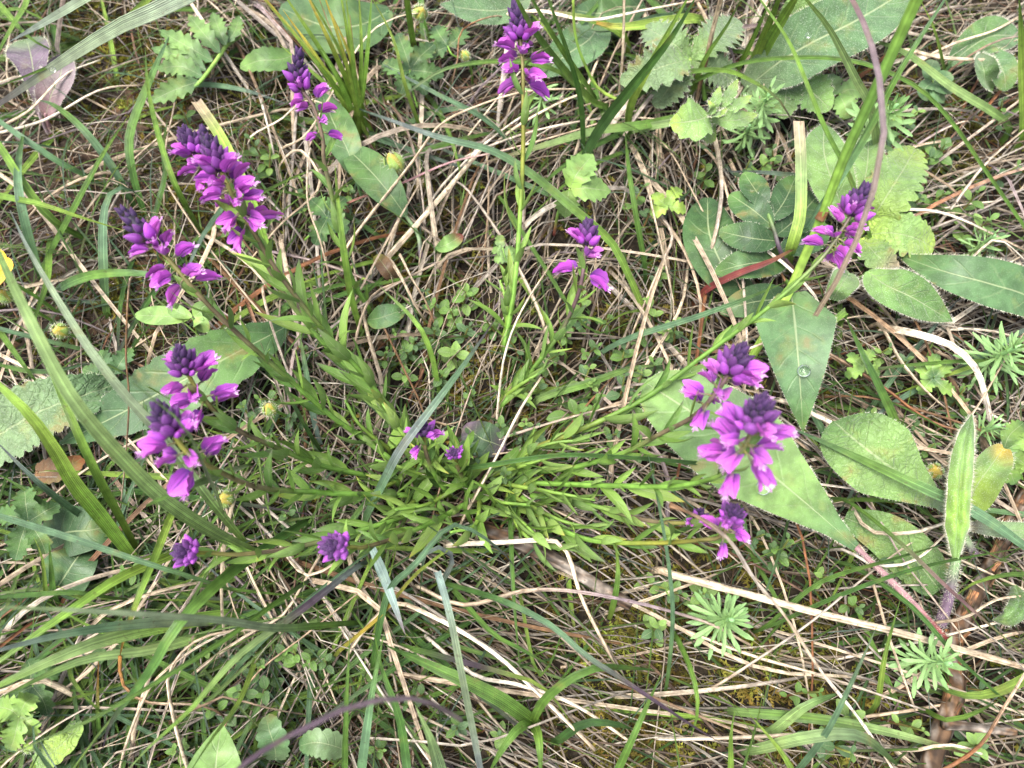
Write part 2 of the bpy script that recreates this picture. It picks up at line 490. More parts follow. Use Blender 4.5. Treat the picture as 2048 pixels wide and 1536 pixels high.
me.polygons.foreach_set("use_smooth", [True] * len(me.polygons)); me.materials.append(M["soil"])
link("ground", me, label="dark brown humus soil, gap shade painted in, under the meadow plants", kind="structure")

def near_frame(margin=.0):
    """random ground point in or round the part of the meadow in view"""
    y = U(-.085, .33)
    half = .175 + max(y, 0) * .40 + margin
    return U(-half, half), y

# where bare soil, moss, thatch and green turf lie (photo pixel, radius, weight)
MOSS = [(1320, 1290, 190), (1560, 1330, 170), (1250, 1480, 150), (1650, 1480, 140), (150, 40, 130), (300, 120, 120), (420, 420, 120), (840, 480, 110),
        (960, 740, 70), (1100, 840, 90), (1300, 600, 90), (760, 1400, 120), (1230, 1120, 90), (250, 600, 90), (700, 1480, 90), (1900, 240, 90), (1750, 300, 80), (520, 220, 90), (1500, 1160, 90)]
TURF = [(500, 1180, 200), (330, 540, 150), (700, 150, 160), (1180, 60, 160), (450, 720, 160), (1650, 250, 150), (250, 1150, 330), (150, 900, 220), (600, 1250, 260), (120, 1350, 260), (700, 1480, 160), (620, 60, 120), (80, 60, 120), (1320, 90, 140), (60, 560, 160), (1800, 900, 200), (1950, 1450, 140)]
# the lie of the dry thatch: photo pixel, angle in degrees (clockwise from right), spread
FLOW = [(900, 1250, 30, 22), (1100, 1380, 30, 30), (700, 1350, 62, 30), (1500, 1300, 24, 40), (1850, 1350, 20, 40), (1600, 720, 40, 45), (1720, 820, 15, 40),
        (820, 250, 55, 60), (1010, 250, -28, 35), (880, 470, -60, 45), (1120, 470, -58, 40), (1230, 600, -40, 50), (200, 200, -30, 50), (150, 450, 20, 90),
        (250, 1350, -28, 30), (480, 1400, -62, 30), (1330, 530, 70, 30), (1900, 470, -18, 35), (1420, 420, 78, 35), (620, 330, 75, 50), (500, 900, 60, 60), (1000, 620, -65, 35),
        (1300, 250, -60, 50), (1900, 100, -20, 40), (1000, 60, -30, 50), (1200, 1150, 12, 40), (1650, 1180, 30, 60), (1850, 650, 30, 60), (350, 60, 40, 60)]
def flow(px, py):
    best = sorted(FLOW, key=lambda f: (f[0] - px) ** 2 + (f[1] - py) ** 2)[:2]
    f = best[0] if R() < .75 else best[1]
    return math.radians(f[2] + random.gauss(0, f[3] * .55))
def world_dir(px, py, ang):
    a = P(px, py, 0); b_ = P(px + 40 * math.cos(ang), py + 40 * math.sin(ang), 0)
    d = b_ - a; d.z = 0
    return d.normalized()

STRAW_TONES = [("straw", 24), ("tan", 24), ("cream", 12), ("ash", 20), ("rust", 7), ("brown", 10), ("mauve", 5)]
def pick(tbl):
    x = R() * sum(w for _, w in tbl)
    for k, w in tbl:
        x -= w
        if x <= 0: return k
    return tbl[-1][0]

def straw_path(x, y, d, length, lift, n=7, kink=.4, bow=.035):
    """a dry stalk lying over the ground, ends touching down"""
    side = Vector((-d.y, d.x, 0))
    bend = random.gauss(0, bow) * length
    kpos, kang = U(.3, .7), (random.gauss(0, .55) if R() < kink else 0)
    kang = math.tan(max(-1, min(1, kang)))
    flat = []
    for i in range(n + 1):
        t = i / n
        q = Vector((x, y, 0)) + d * ((t - .5) * length) + side * (bend * (4 * t * (1 - t) - .5))
        if t > kpos: q += side * ((t - kpos) * length * kang)
        flat.append(q)
    z0, z1 = soil_z(flat[0].x, flat[0].y), soil_z(flat[-1].x, flat[-1].y)
    sl = U(.35, 1.0)
    for i, q in enumerate(flat):
        t = i / n
        q.z = max(soil_z(q.x, q.y) + .0004, z0 + (z1 - z0) * t + .0006 + lift * min(1, (4 * t * (1 - t))) ** sl)
    return flat

# ---- moss cushions: feathery shoots (nobody could count them)
mb = MB()
cnt = 0
while cnt < 9500:
    x, y = near_frame(.03)
    px, py = inv(Vector((x, y, 0)))
    w = field(MOSS, px, py)
    if R() > w + .16: continue
    cnt += 1
    p = Vector((x, y, soil_z(x, y) - .0005))
    a = U(0, 6.283); d = Vector((math.cos(a), math.sin(a), U(.3, 1.4))).normalized()
    ln = U(.004, .0105) * (.6 + .6 * w)
    c = mixc(C['olive'], C['gold'], R() ** 1.5); c = mixc(c, C['lime'], .7 * R() * max(0, mnoise.noise(Vector((x * 60, y * 60, 2)))) * 2.2); c = scl(c, U(.4, 1.15))
    k = 8
    for i in range(k):
        t = (i + .5) / k
        q = p + d * (ln * t) - Vector((0, 0, ln * .35 * t * t))
        for s_ in range(3):
            b_ = U(0, 6.283)
            o_ = (d + Vector((math.cos(b_), math.sin(b_), math.sin(b_ * 2) * .7)) * 1.0).normalized()
            L_ = .0021 * (1.1 - .6 * t) * U(.7, 1.2)
            sd = o_.cross(Vector((R() - .5, R() - .5, R() - .5))).normalized() * .00032
            e_ = scl(c, .75 + .5 * t)
            i0 = mb.add(q - sd, e_); i1 = mb.add(q + sd, e_); i2 = mb.add(q + o_ * L_, e_)
            mb.f.append((i0, i1, i2))
link("moss", mb.mesh("moss", "moss"), label="olive and golden feathery moss between the dry stalks", cat="moss", kind="stuff")

# ---- soil crumbs and root threads in the bare patches
mb = MB()
cnt = 0
while cnt < 2600:
    x, y = near_frame(.02); px, py = inv(Vector((x, y, 0)))
    if R() > field(BARE, px, py) + .06: continue
    cnt += 1
    r = .0004 + .0022 * R() ** 4
    p = Vector((x, y, soil_z(x, y) + r * .3))
    c = scl(mixc(C['umber'], (.11, .075, .05), R()), U(.5, 1.2))
    ids = []
    for d in ((1, 0, 0), (-1, 0, 0), (0, 1, 0), (0, -1, 0), (0, 0, 1), (0, 0, -1)):
        ids.append(mb.add(p + Vector(d) * r * U(.6, 1.3) + Vector((U(-1, 1), U(-1, 1), U(-1, 1))) * r * .25, c))
    for a in (0, 1):
        for b_ in (2, 3):
            for e_ in (4, 5):
                f = (ids[a], ids[b_], ids[e_])
                mb.f.append(f if (a + (b_ - 2) + (e_ - 4)) % 2 == 0 else f[::-1])
link("soil_crumbs", mb.mesh("soil_crumbs", "crumb", smooth=False), label="loose dark crumbs of soil on the bare patches", cat="soil", kind="stuff")

# ---- fine litter and root threads
mb = MB()
cnt = 0
while cnt < 3000:
    x, y = near_frame(.04); px, py = inv(Vector((x, y, 0)))
    w = field(BARE, px, py)
    if R() > .28 + w: continue
    cnt += 1
    a = U(0, 6.283)
    pts = straw_path(x, y, Vector((math.cos(a), math.sin(a), 0)), U(.008, .03), U(0, .004), n=5, kink=.6, bow=.2)
    t = pick([("tan", 26), ("brown", 18), ("rust", 10), ("ash", 24), ("cream", 12), ("umber", 12)])
    c0 = scl(C[t], U(.3, .8))
    r = U(.00009, .00024)
    tube(mb, pts, [r * 1.0] * 5 + [r * .4], lambda t_: c0, sides=3)
link("plant_litter", mb.mesh("plant_litter", "straw"), label="fine brown root threads and broken plant litter on the soil", cat="plant litter", kind="stuff")

# ---- the bed of dry thatch below the stalks one can pick out
mb = MB()
cnt = 0
while cnt < 3800:
    x, y = near_frame(.05); px, py = inv(Vector((x, y, 0)))
    if R() < field(BARE, px, py) * .75 or R() < field(MOSS, px, py) * .62: continue
    cnt += 1
    d = world_dir(px, py, flow(px, py))
    pts = straw_path(x, y, d, U(.02, .075), U(.0, .0105))
    tone = pick(STRAW_TONES); c0 = scl(C[tone], U(.35, 1.0)); c1 = scl(mixc(c0, C['ash'], .4), U(.7, 1.1))
    r = U(.00014, .00052)
    n_ = [Vector((U(-.5, .5), U(-.5, .5), 1))] * 8
    ribbon(mb, pts, [r * (1.15 - .6 * i / 7) for i in range(8)], n_, lambda t_: mixc(c0, c1, t_), fold=U(-.6, .6), thick=r * .9, rich=False)
cnt = 0
while cnt < 1500:                                   # finer, paler strands matted over them
    x, y = near_frame(.05); px, py = inv(Vector((x, y, 0)))
    if R() < field(BARE, px, py) * .5 or R() < field(MOSS, px, py) * .3: continue
    cnt += 1
    pts = straw_path(x, y, world_dir(px, py, flow(px, py)), U(.02, .08), U(.004, .0145), kink=.6)
    c0 = scl(C[pick([("cream", 40), ("straw", 30), ("tan", 15), ("ash", 15)])], U(.8, 1.1)); r = U(.00009, .00028)
    ribbon(mb, pts, [r * (1.1 - .7 * i / 7) for i in range(8)], [Vector((U(-.6, .6), U(-.6, .6), 1))] * 8, lambda t_: c0, fold=U(-.6, .6), thick=r * .8, rich=False)
link("dry_thatch", mb.mesh("dry_thatch", "straw"), label="tangled bed of dead pale grass under the green plants", cat="thatch", kind="stuff")

# ---- short green turf
mb = MB()
cnt = 0
while cnt < 3500:
    x, y = near_frame(.05); px, py = inv(Vector((x, y, 0)))
    w = field(TURF, px, py)
    if R() > .36 + w * .9: continue
    cnt += 1
    p = Vector((x, y, soil_z(x, y) - .001))
    a = U(0, 6.283); ln = U(.016, .075); up = U(.12, .7)
    d = Vector((math.cos(a), math.sin(a), 0))
    pts = [p + d * (ln * t * (1 - up * .4)) + Vector((0, 0, ln * up * (t - .62 * t * t))) for t in [i / 7 for i in range(8)]]
    hw = U(.00014, .00052)
    ks = random.choice([('green', 'green', 'bright'), ('deep', 'green'), ('green', 'blue'), ('pale', 'bright'), ('deep', 'blue', 'slate'), ('tan', 'green', 'lime')])
    k = U(.75, 1.2)
    ribbon(mb, pts, [hw * (1 - .95 * (i / 7) ** 2.2) for i in range(8)], [Vector((U(-.4, .4), U(-.4, .4), 1))] * 8, lambda t_: scl(ramp(ks, t_), k), fold=U(.2, .7), rich=False)
# longer fine blades leaning through each other in the grassy corner
cnt = 0
while cnt < 420:
    px, py = U(-120, 760), U(940, 1620)
    if R() > field([(250, 1230, 380), (620, 1300, 200), (120, 1000, 200)], px, py): continue
    cnt += 1
    g = P(px, py, 0)
    p = Vector((g.x, g.y, soil_z(g.x, g.y) - .001))
    d = world_dir(px, py, math.radians(random.choice((-25, -35, 15, 150, 165, 195, 70, -70, 100)) + random.gauss(0, 14)))
    ln = U(.035, .1); up = U(.12, .5); hw = U(.0003, .00085); sd = Vector((-d.y, d.x, 0)) * random.gauss(0, .1) * ln
    pts = [p + d * (ln * t * .9) + sd * t * t + Vector((0, 0, ln * up * (t - .68 * t * t))) for t in [i / 10 for i in range(11)]]
    ks = random.choice([('green', 'green', 'bright'), ('deep', 'green'), ('green', 'blue'), ('deep', 'blue', 'blue'), ('bright', 'lime'), ('green', 'pale')])
    k = U(.8, 1.2)
    ribbon(mb, pts, [hw * (1 - .95 * (i / 10) ** 2.2) for i in range(11)], [Vector((U(-.4, .4), U(-.4, .4), 1))] * 11, lambda t_: scl(ramp(ks, t_), k), fold=U(.2, .6))
link("short_turf", mb.mesh("short_turf", "blade"), label="short green turf blades low among the thatch", cat="grass", kind="stuff")

# ------------------------------------------------------------------ single grass blades, stalks and straws traced where they stand
def trace(s_):
    out = []
    for w in s_.split():
        x, y, h = (float(k) for k in w.split(','))
        out.append(P(x, y, h))
    return out
def face(p, T, tw):
    n_ = ((CAM - p).normalized() * .75 + Vector((0, 0, .35))).normalized()
    return Quaternion(T, tw) @ n_
def footing(pts):
    """carry the foot of a blade down through the thatch to the soil"""
    p = pts[0]; z = soil_z(p.x, p.y)
    if z + .0015 < p.z < .0045:
        d = (p - pts[1]); d.z = 0
        q = p + d.normalized() * min(.003, d.length * .4); q.z = z - .001
        pts.insert(0, q)
PROFILE = dict(
    blade=lambda t: (.62 + .38 * min(1, t / .3)) * (1 - max(0, (t - .35) / .65) ** 1.9 * .96),
    cut=lambda t: .75 + .25 * min(1, t / .4),
    even=lambda t: 1 - .35 * t,
    straw=lambda t: (1 - .45 * t) * (1 if t < .97 else .6),
    spindle=lambda t: .12 + .88 * math.sin(math.pi * min(1, .08 + .9 * t)) ** .8)
def blade(tr, wpx, cols, label, name='grass_blade', cat='grass', group=None, prof='blade', fold=None, mat='blade', twist=None, tone=1.0, n=None, jit=.0):  # by default one single grass blade
    pts0 = trace(tr) if isinstance(tr, str) else list(tr)
    if mat == 'blade': footing(pts0)
    n = n or max(10, min(30, int(curve_len(pts0) / .0045)))
    pts = catmull(pts0, n)
    for p in pts: p.z = max(p.z, soil_z(p.x, p.y) - .001)
    T = tangents(pts)
    mid = pts[n // 2]
    # width measured at the middle of the trace, then constant in metres
    W = wpx * mpp(mid) * .5 * (1.25 if mat == 'blade' else 1.05)
    f = PROFILE[prof]; keys = cols.split('>')
    tw0 = U(-.25, .25) if twist is None else twist
    tw1 = tw0 + U(-.4, .4)
    nr = [face(pts[i], T[i], tw0 + (tw1 - tw0) * i / n) for i in range(n + 1)]
    mb = MB()
    ribbon(mb, pts, [max(W * f(i / n), .00006) for i in range(n + 1)], nr, lambda t: scl(ramp(keys, t), tone), fold=U(.25, .6) if fold is None else fold, thick=min(.00022, W * .6))
    return solo(mb, name, mat, pts[0].copy(), label, cat, group)
def stalk(tr, wpx, cols, label, name='dry_straw', cat='straw', group=None, mat='straw', taper=.55, tone=1.0, flat=.62, sides=7, lumps=.14):
    pts0 = trace(tr) if isinstance(tr, str) else list(tr)
    if label: footing(pts0)
    n = max(8, min(34, int(curve_len(pts0) / .004)))
    pts = catmull(pts0, n)
    for p in pts: p.z = max(p.z, soil_z(p.x, p.y) - .001)
    W = wpx * mpp(pts[n // 2]) * .5; keys = cols.split('>')
    mb = MB()
    tube(mb, pts, [W * (1 + (taper - 1) * i / n) * (1 + lumps * mnoise.noise(pts[i] * 260)) for i in range(n + 1)], lambda t: scl(ramp(keys, t), tone), sides=sides, flat=flat)
    return solo(mb, name, mat, pts[0].copy(), label, cat, group)
B = blade; S = stalk

# --- big blades round the purple-spiked plant (first point is the foot, last the tip)
B("520,-260,2 440,-70,62 355,0,70 240,52,66 120,126,56 0,207,40 -60,245,28", 30, "green>slate>slate>grey>purple", "wide slate-grey grass blade with dark smears arching over bare soil", fold=.2)
B("470,-200,2 380,-90,50 250,40,60 130,118,56 -20,180,46", 12, "bright>lime>lime>green", "narrow yellow-green blade running along the slate-grey blade's upper edge")
B("300,-160,0 230,-50,34 160,2,40 80,50,36 18,84,22", 19, "green>slate>grey>slate", "grey-green blade crossing in front of the mossy corner")
B("60,-90,0 55,-2,12 30,45,18 0,98,14 -20,150,6", 12, "bright>bright>green", "short bright blade beside the reddish downy leaf")
B("-40,-20,0 0,12,10 60,76,16 128,112,8", 11, "green>bright>green", "light green blade bending towards the reddish downy leaf")
B("-30,60,0 20,20,12 70,30,16 120,60,10", 9, "green>bright", "slim bright blade tangled under the grey-green blade")
B("255,390,0 222,330,8 165,258,16 110,212,16 74,199,10", 13, "deep>blue>green>blue", "blue-green curved blade arching over the bare brown soil")
B("185,358,0 120,325,8 60,285,14 0,243,16 -50,205,10", 10, "deep>blue>blue", "blue-green blade lying flat across brown soil crumbs")
B("402,465,0 380,425,18 350,368,32 320,280,36 297,180,26 290,95,14", 9, "green>bright>bright>green", "long slender bright blade standing beside the twin-headed purple spike")
B("283,410,0 262,330,10 261,262,14 300,160,20 340,68,12", 13, "deep>green>blue", "blue-green blade leaning towards the jagged divided leaf")
B("85,540,0 150,412,14 205,310,20 255,235,16", 9, "green>green>bright", "thin straight green blade crossing bare earth with many root threads")
B("165,475,0 105,440,12 50,372,20 0,293,22 -40,240,12", 13, "green>bright>green", "bright green blade bowed over the dark soil edge")
B("-60,380,0 0,392,16 80,408,24 160,434,26 245,460,24", 11, "green>bright>lime", "thin bright blade reaching the looser purple spike over bare soil")
B("85,560,0 52,450,16 36,350,22 50,248,12", 14, "deep>blue>green", "upright bluish blade rising past the fibrous brown turf")
B("550,555,0 505,410,22 470,330,30 438,268,32 393,202,26", 17, "green>bright>lime>tan", "broad yellow-green blade with blunt tip behind the twin-headed spike", prof='cut')
B("212,615,0 206,470,12 216,396,16 250,374,14 282,395,6", 15, "green>blue>blue", "blue-green blade hooked over like a cane on dark soil")
B("118,578,0 180,551,10 260,545,14 330,553,12 372,566,4", 15, "blue>green>blue", "stout bluish blade lying as a low arch under the loose spike")
B("300,470,0 330,350,8 325,300,12 335,240,8", 8, "deep>green", "small dark blade beside the leaf litter near the twin-headed spike")
# --- tuft of yellow-green sedge
tips = [(478, -60, 20), (500, -40, 40), (522, -10, 46), (545, -45, 48), (566, 20, 40), (590, -60, 55), (610, -20, 50), (634, -50, 58), (655, 10, 44), (672, -60, 52), (690, -20, 50), (716, -40, 46), (745, -30, 40), (560, 90, 22), (618, 60, 34)]
for i, (tx, ty, th) in enumerate(tips):
    bx, by = 722 + U(-16, 12), 246 + U(-20, 16)
    mx, my = bx + (tx - bx) * .5 + U(-6, 14), by + (ty - by) * .5 + U(-8, 8)
    B(f"{bx},{by},0 {mx},{my},{th * .66} {tx},{ty},{th}", U(6, 10), random.choice(["lime>bright>lime", "bright>bright>lime", "lime>lime>yellow", "lime>bright>green"]),
      "thin yellow-green blade of the fine upright tuft with reddish bases", group="blades of the yellow-green tuft", tone=1.35, twist=0)
for k in range(4):
    a = [(530, 20), (575, 60), (628, -30), (700, 30)][k]
    S(f"{724 + k * 5},{236},0 {(724 + a[0]) / 2},{(236 + a[1]) / 2 - 6},18 {a[0]},{a[1]},30", 3.5, "rust>brown>rust", "thin reddish brown stalk standing in the yellow-green tuft", name="dry_stalk", group="reddish stalks of the yellow-green tuft")
B("830,112,0 822,60,22 812,-10,42 800,-80,60", 12, "lime>bright>lime", "single bright green shoot standing by the hairy yellow-green bud", prof='even')
B("842,262,0 810,170,18 785,75,28 735,-20,34", 7, "green>lime>lime", "hair-thin yellow-green blade bending over the dark five-fingered leaf")
# --- grass round the solitary upright spike
B("1215,215,0 1186,204,8 1124,137,40 1068,62,62 1032,-4,74 1000,-70,80", 18, "green>bright>green>bright", "strong bright blade crossing in front of the solitary upright spike")
B("1192,200,0 1150,140,30 1105,70,50 1062,-6,62 1040,-60,70", 13, "green>bright>green", "bright blade pressed alongside the strong blade before the upright spike")
B("1167,308,0 1162,205,22 1137,110,40 1096,-4,56 1075,-70,60", 9, "deep>deep>green", "dark green slim blade rising from straw by the upright spike")
S("1265,215,0 1200,180,6 1167,122,18 1150,66,28 1146,-10,42", 10, "green>lime>bright>lime", "light green grass stem with one swollen joint", name="grass_culm", cat="grass", mat="stem", taper=.8)
B("1160,335,0 1200,258,14 1262,178,34 1340,80,56 1400,-20,70", 18, "deep>dark>deep>deep", "broad dark green blade slanting over the crinkled hairy leaf")
B("1255,268,0 1260,215,12 1290,150,28 1340,58,44 1390,-30,56", 13, "green>lime>bright", "light green blade rising beside the broad dark slanting blade")
B("1290,628,0 1250,535,12 1220,482,16 1150,420,22 1060,346,24 980,300,22 880,275,20 780,240,16 690,208,8", 13, "lime>bright>green>blue>slate>blue", "very long arching blade, blue at the tip and yellow-green at the foot", fold=.5)
B("1150,175,0 1110,140,12 1020,122,18 900,135,18 830,175,14 765,226,6", 8, "green>green>grey", "slender green blade arched like a bow behind the upright spike")
B("1015,280,0 960,232,8 870,186,12 765,128,8", 8, "blue>blue>slate", "thin blue-grey blade lying over straw beside the upright spike")
B("1390,228,0 1300,248,6 1190,262,8 1090,290,6 950,330,3", 14, "pale>green>pale>tan", "flattened pale green blade pressed into the straw")
B("1262,262,0 1330,248,8 1400,232,10 1470,226,6", 13, "green>pale>green", "pale green blade running to the toothed leaf rosette")
B("1290,535,0 1272,430,16 1258,340,20 1250,262,12", 9, "deep>green>green", "upright green blade on the straw between two strawberry-like leaves")
B("1000,395,0 1080,520,6 1180,660,8 1270,640,4", 7, "green>green", "thin green blade lying among thyme leaves")
B("1250,75,4 1200,45,10 1140,30,14 1090,20,8", 12, "lime>bright>tan", "curved yellow-green blade with dry reddish tip")
B("1400,40,2 1330,45,10 1240,55,14 1170,40,8", 20, "bright>lime>lime>orange", "broad lime green blade lying level behind the swollen-jointed stem")
# --- tall stems by the hairy paired leaves
tall = S("1498,724,0 1570,600,18 1610,512,30 1645,430,44 1690,312,62 1760,160,86 1836,-6,106 1880,-90,116", 21, "bright>lime>bright>green>bright", "thick light green grass stem with a brown joint, tallest of all", name="grass_culm", cat="grass", mat="stem", taper=.85, tone=1.2, flat=1.0, lumps=.04)
jn = S("1638,440,43 1644,430,44.4 1650,420,46", 22, "brown>rust>brown", None, name="stem_joint", cat=None, mat="stem", taper=.9)
jn.parent = tall; jn.location = jn.location - tall.location
B("1585,500,0 1625,440,16 1720,290,40 1800,140,58 1892,-6,70 1930,-70,76", 13, "blue>blue>green>blue", "bluish blade leaning against the thick light green stem", fold=.7)
B("1745,495,0 1702,362,22 1650,258,36 1610,160,44 1575,80,46 1515,-8,44 1480,-60,40", 9, "green>green>bright>green", "long narrow blade arching before the strawberry leaf and thick stem")
B("1755,320,0 1742,220,28 1712,160,40 1660,60,56 1608,-6,66 1570,-60,70", 14, "pale>pale>pale>bright", "pale soft green blade arching between thick stem and purple-grey blade")
B("1590,-260,0 1650,-90,70 1702,-4,92 1736,70,100 1757,150,103 1768,240,101 1760,320,96 1735,420,88 1690,530,77 1630,632,62", 9.5, "purple>purple>slate>purple>pink>mauve>tan", "dusky purple-grey drooping blade with pink band, hanging over the hairy leaves", prof='even', fold=.3)
B("1240,215,0 1350,152,12 1440,140,22 1500,160,28 1560,202,28 1598,275,20", 8, "green>green>bright>purple", "thin green blade curving over the toothed leaf rosette")
B("1345,185,0 1470,130,24 1600,115,34 1720,125,38 1830,172,36 1900,240,30 1970,340,20 2060,470,8", 8, "green>green>green", "very long thin stem arched like a rainbow over the strawberry leaf", prof='even', fold=.8)
B("2015,248,0 1900,172,12 1800,100,18 1690,70,16", 14, "green>pale>green", "flat pale blade slanting down past rounded clover-like leaflets")
B("1890,165,0 1882,110,16 1865,50,28 1835,-10,36", 6, "green>lime", "fine upright blade with a clear drop at its foot")
B("1575,530,0 1584,490,17 1600,430,22 1602,330,26 1597,242,30", 19, "lime>bright>lime>pale>tan", "wide flat light green blade with cut straw-coloured top", prof='cut', fold=.15, twist=0)
B("1500,150,0 1540,80,24 1595,-10,50 1625,-60,60", 20, "lime>bright>lime", "broad yellow-green sheath blade beside the big downy leaf")
B("1490,165,0 1520,90,20 1560,-10,44 1580,-60,52", 16, "lime>lime>bright", "second yellow-green sheath blade hugging the big downy leaf")
B("1470,150,0 1505,80,18 1545,-10,36", 9, "green>bright>green", "slim green blade in front of the yellow-green sheath")
S("1394,195,0 1412,120,16 1428,50,30 1446,-20,44 1455,-70,52", 15, "tan>brown>tan>brown", "brown hairy dry flower stalk standing upright", name="hairy_stalk", cat="stalk", taper=.9)
B("1375,205,0 1410,118,20 1455,50,32 1484,-8,42", 8, "green>bright>green", "green blade standing beside the brown hairy stalk")
B("2046,260,0 2044,130,24 2038,-10,48", 15, "bright>lime>bright", "bright green blade standing by the small rounded leaves at the straw's edge")
S("1445,60,10 1465,110,6 1475,150,1", 8, "mauve>mauve>brown", "mauve dry stalk dropping behind crinkled hairy leaf", group=None)
B("1412,580,2 1480,546,10 1540,524,14 1594,494,14", 13, "rust>red>red>brown", "dark crimson withered blade lying over the oval dark leaf", prof='spindle', name='withered_grass')
B("1200,707,0 1262,675,8 1380,638,12 1480,602,14 1570,565,8", 10, "blue>blue>green", "bluish blade stretched straight from thyme to the thick stem")
B("1800,875,0 1762,782,10 1722,702,14 1690,630,12", 14, "deep>green>deep>green", "folded green blade hanging between straw and big pointed leaf", fold=.7)
B("1680,640,2 1692,622,10 1660,650,8 1630,690,2", 14, "green>bright", "short kinked green blade by the big pointed leaf")
B("2070,1108,6 1960,1030,18 1830,968,22 1700,908,18 1570,850,10", 18, "blue>blue>green>blue", "wide straight blue-green blade crossing the quilted oval leaf", fold=.3)
B("2060,735,6 1960,722,10 1840,728,10 1740,738,6 1640,740,2", 6, "green>green>purple", "thread-like level blade over pale curved straw")
B("1690,1010,0 1720,950,10 1755,880,10 1780,860,8", 5, "blue>slate", "fine bluish whisker blade standing on quilted oval leaf's edge")
B("2060,690,2 1980,720,8 1860,762,6 1760,800,2", 8, "green>lime", "yellow-green blade beside feathery spurge")
B("1680,1000,0 1760,1000,10 1840,1005,12 1905,1004,8", 7, "lime>green>purple", "short level blade with dark point below the quilted oval leaf")
# --- large blades sweeping past the pair of overlapping spikes
B("520,1110,0 430,1066,26 330,1000,50 230,900,70 140,790,84 60,640,92 -5,500,92 -40,400,90", 25, "bright>pale>pale>pale>green", "widest pale green blade sweeping past the overlapping purple spikes", fold=.3, twist=.1, tone=1.2)
B("490,1085,0 420,1000,30 330,880,52 250,790,64 180,700,72 110,590,74 55,495,74 20,420,70", 16, "bright>pale>grey>grey>slate", "greyish green blade running parallel to the widest pale blade", fold=.35, tone=1.15)
B("270,1090,0 235,1025,16 190,940,36 140,830,46 85,690,44 60,610,38", 14, "lime>bright>bright>green", "upright bright green blade between pale blade and crinkled downy leaf")
B("262,1110,0 200,1030,20 150,968,38 110,900,54 60,830,64 0,772,68 -60,720,66", 25, "bright>bright>lime>bright", "broad fresh green blade curving over the crinkled downy leaf", tone=1.2)
B("450,1050,0 438,1000,40 402,920,84 370,852,92 330,818,94 265,764,90", 8, "green>pale>grey>green", "blurred thin blade hanging in front of the overlapping purple spikes")
B("500,930,2 440,950,50 350,985,66 292,1012,62", 14, "green>grey>green", "short grey-green blade crossing below the overlapping spikes", prof='spindle')
B("185,1045,0 120,1000,18 60,950,30 -10,880,34", 11, "blue>blue>slate", "blue-grey blade slanting towards the crinkled downy leaf")
B("110,1030,0 60,985,10 -10,945,14", 9, "blue>green", "short blue-green blade under the slanting blue-grey blade")
B("645,905,0 620,868,14 575,780,24 536,652,18", 7, "deep>dark>deep", "dark thin blade standing among leafy milkwort stems")
B("632,858,0 615,760,12 598,660,8", 10, "ice>blue>pale", "pale bluish flat blade among leafy milkwort stems")
B("300,905,0 290,840,10 292,700,12", 7, "blue>green", "thin bluish blade upright against the big dark leaf")
B("100,480,0 95,560,10 70,640,14 78,690,8", 10, "green>bright>green", "bright blade by the yellow flower's stem")
B("0,730,6 60,742,10 120,740,8 200,720,2", 8, "green>blue", "thin level blade behind the greyish parallel blade")
B("0,660,4 40,720,12 70,760,10 95,790,2", 9, "bright>green", "small bright blade in front of the fuzzy leaf litter")
# --- grass at the heart of the plant
B("725,1050,0 770,958,14 802,898,26 862,818,34 922,738,36 988,642,30", 15, "green>blue>slate>blue>purple", "stiff blue-grey blade with purple point crossing the milkwort's heart", fold=.5)
B("835,962,0 905,942,10 980,930,22 1100,912,28 1200,912,30 1390,926,22 1480,940,8", 9, "green>deep>deep>dark", "long dark green blade bowed level over the milkwort's heart", prof='even', fold=.8)
B("877,775,0 860,700,10 828,640,16 758,572,10", 9, "green>bright>pale", "curved bright blade beside the thyme and straw")
B("720,655,0 700,580,14 688,495,26 676,400,32 670,330,30", 11, "lime>bright>bright>lime", "bright upright blade among stems of the drooping-flowered spike")
B("1288,622,0 1245,628,8 1205,655,2", 5, "green>lime", "short thin green blade at the foot of the very long arching blade")
B("1080,796,1 1180,765,6 1255,738,6 1330,728,1", 13, "pale>green>pale", "flat light green blade lying under the thyme")
B("1090,900,0 990,930,4 900,950,6 860,965,1", 10, "pale>lime>green", "pale blade pressed flat below the thyme cluster")
B("945,1050,0 930,1010,10 955,960,16 1010,1040,1", 7, "green>bright", "looped small green blade near the milkwort's heart")
# --- meadow grass in front
B("-60,1012,16 0,1032,22 140,1075,28 290,1125,28 420,1165,18 520,1200,2", 11, "blue>blue>green", "blue-green blade slanting under the small round-headed spike")
B("360,1098,4 345,1110,10 240,1156,26 140,1222,34 0,1322,38 -60,1370,34", 16, "bright>lime>bright>pale", "bright yellow-green blade running from the small round-headed spike")
B("352,1015,0 312,1110,20 282,1180,26 250,1270,20 240,1312,12", 13, "bright>lime>bright>orange", "yellow-green upright blade with an orange tip")
S("240,1312,12 244,1366,8 292,1404,6 400,1410,6 448,1432,1", 8, "orange>brown>tan>brown", "curled brown dried tip looping below the orange-tipped blade")
B("700,1246,2 560,1256,34 450,1241,58 300,1229,76 150,1220,84 -10,1214,86 -80,1212,84", 13, "green>green>grey>grey>pale", "blurred grey-green blade stretched level over the meadow turf", fold=.3, tone=1.15)
B("610,1045,0 480,1132,26 390,1212,40 340,1272,42 300,1342,38 225,1440,26 205,1500,16", 19, "deep>deep>green>deep>purple", "broad deep green blade slanting down to a purple end")
B("450,1242,0 300,1246,22 140,1266,38 -10,1302,46 -70,1320,46", 17, "green>grey>blue>slate", "grey-green blade lying over the bundle of straw and grass")
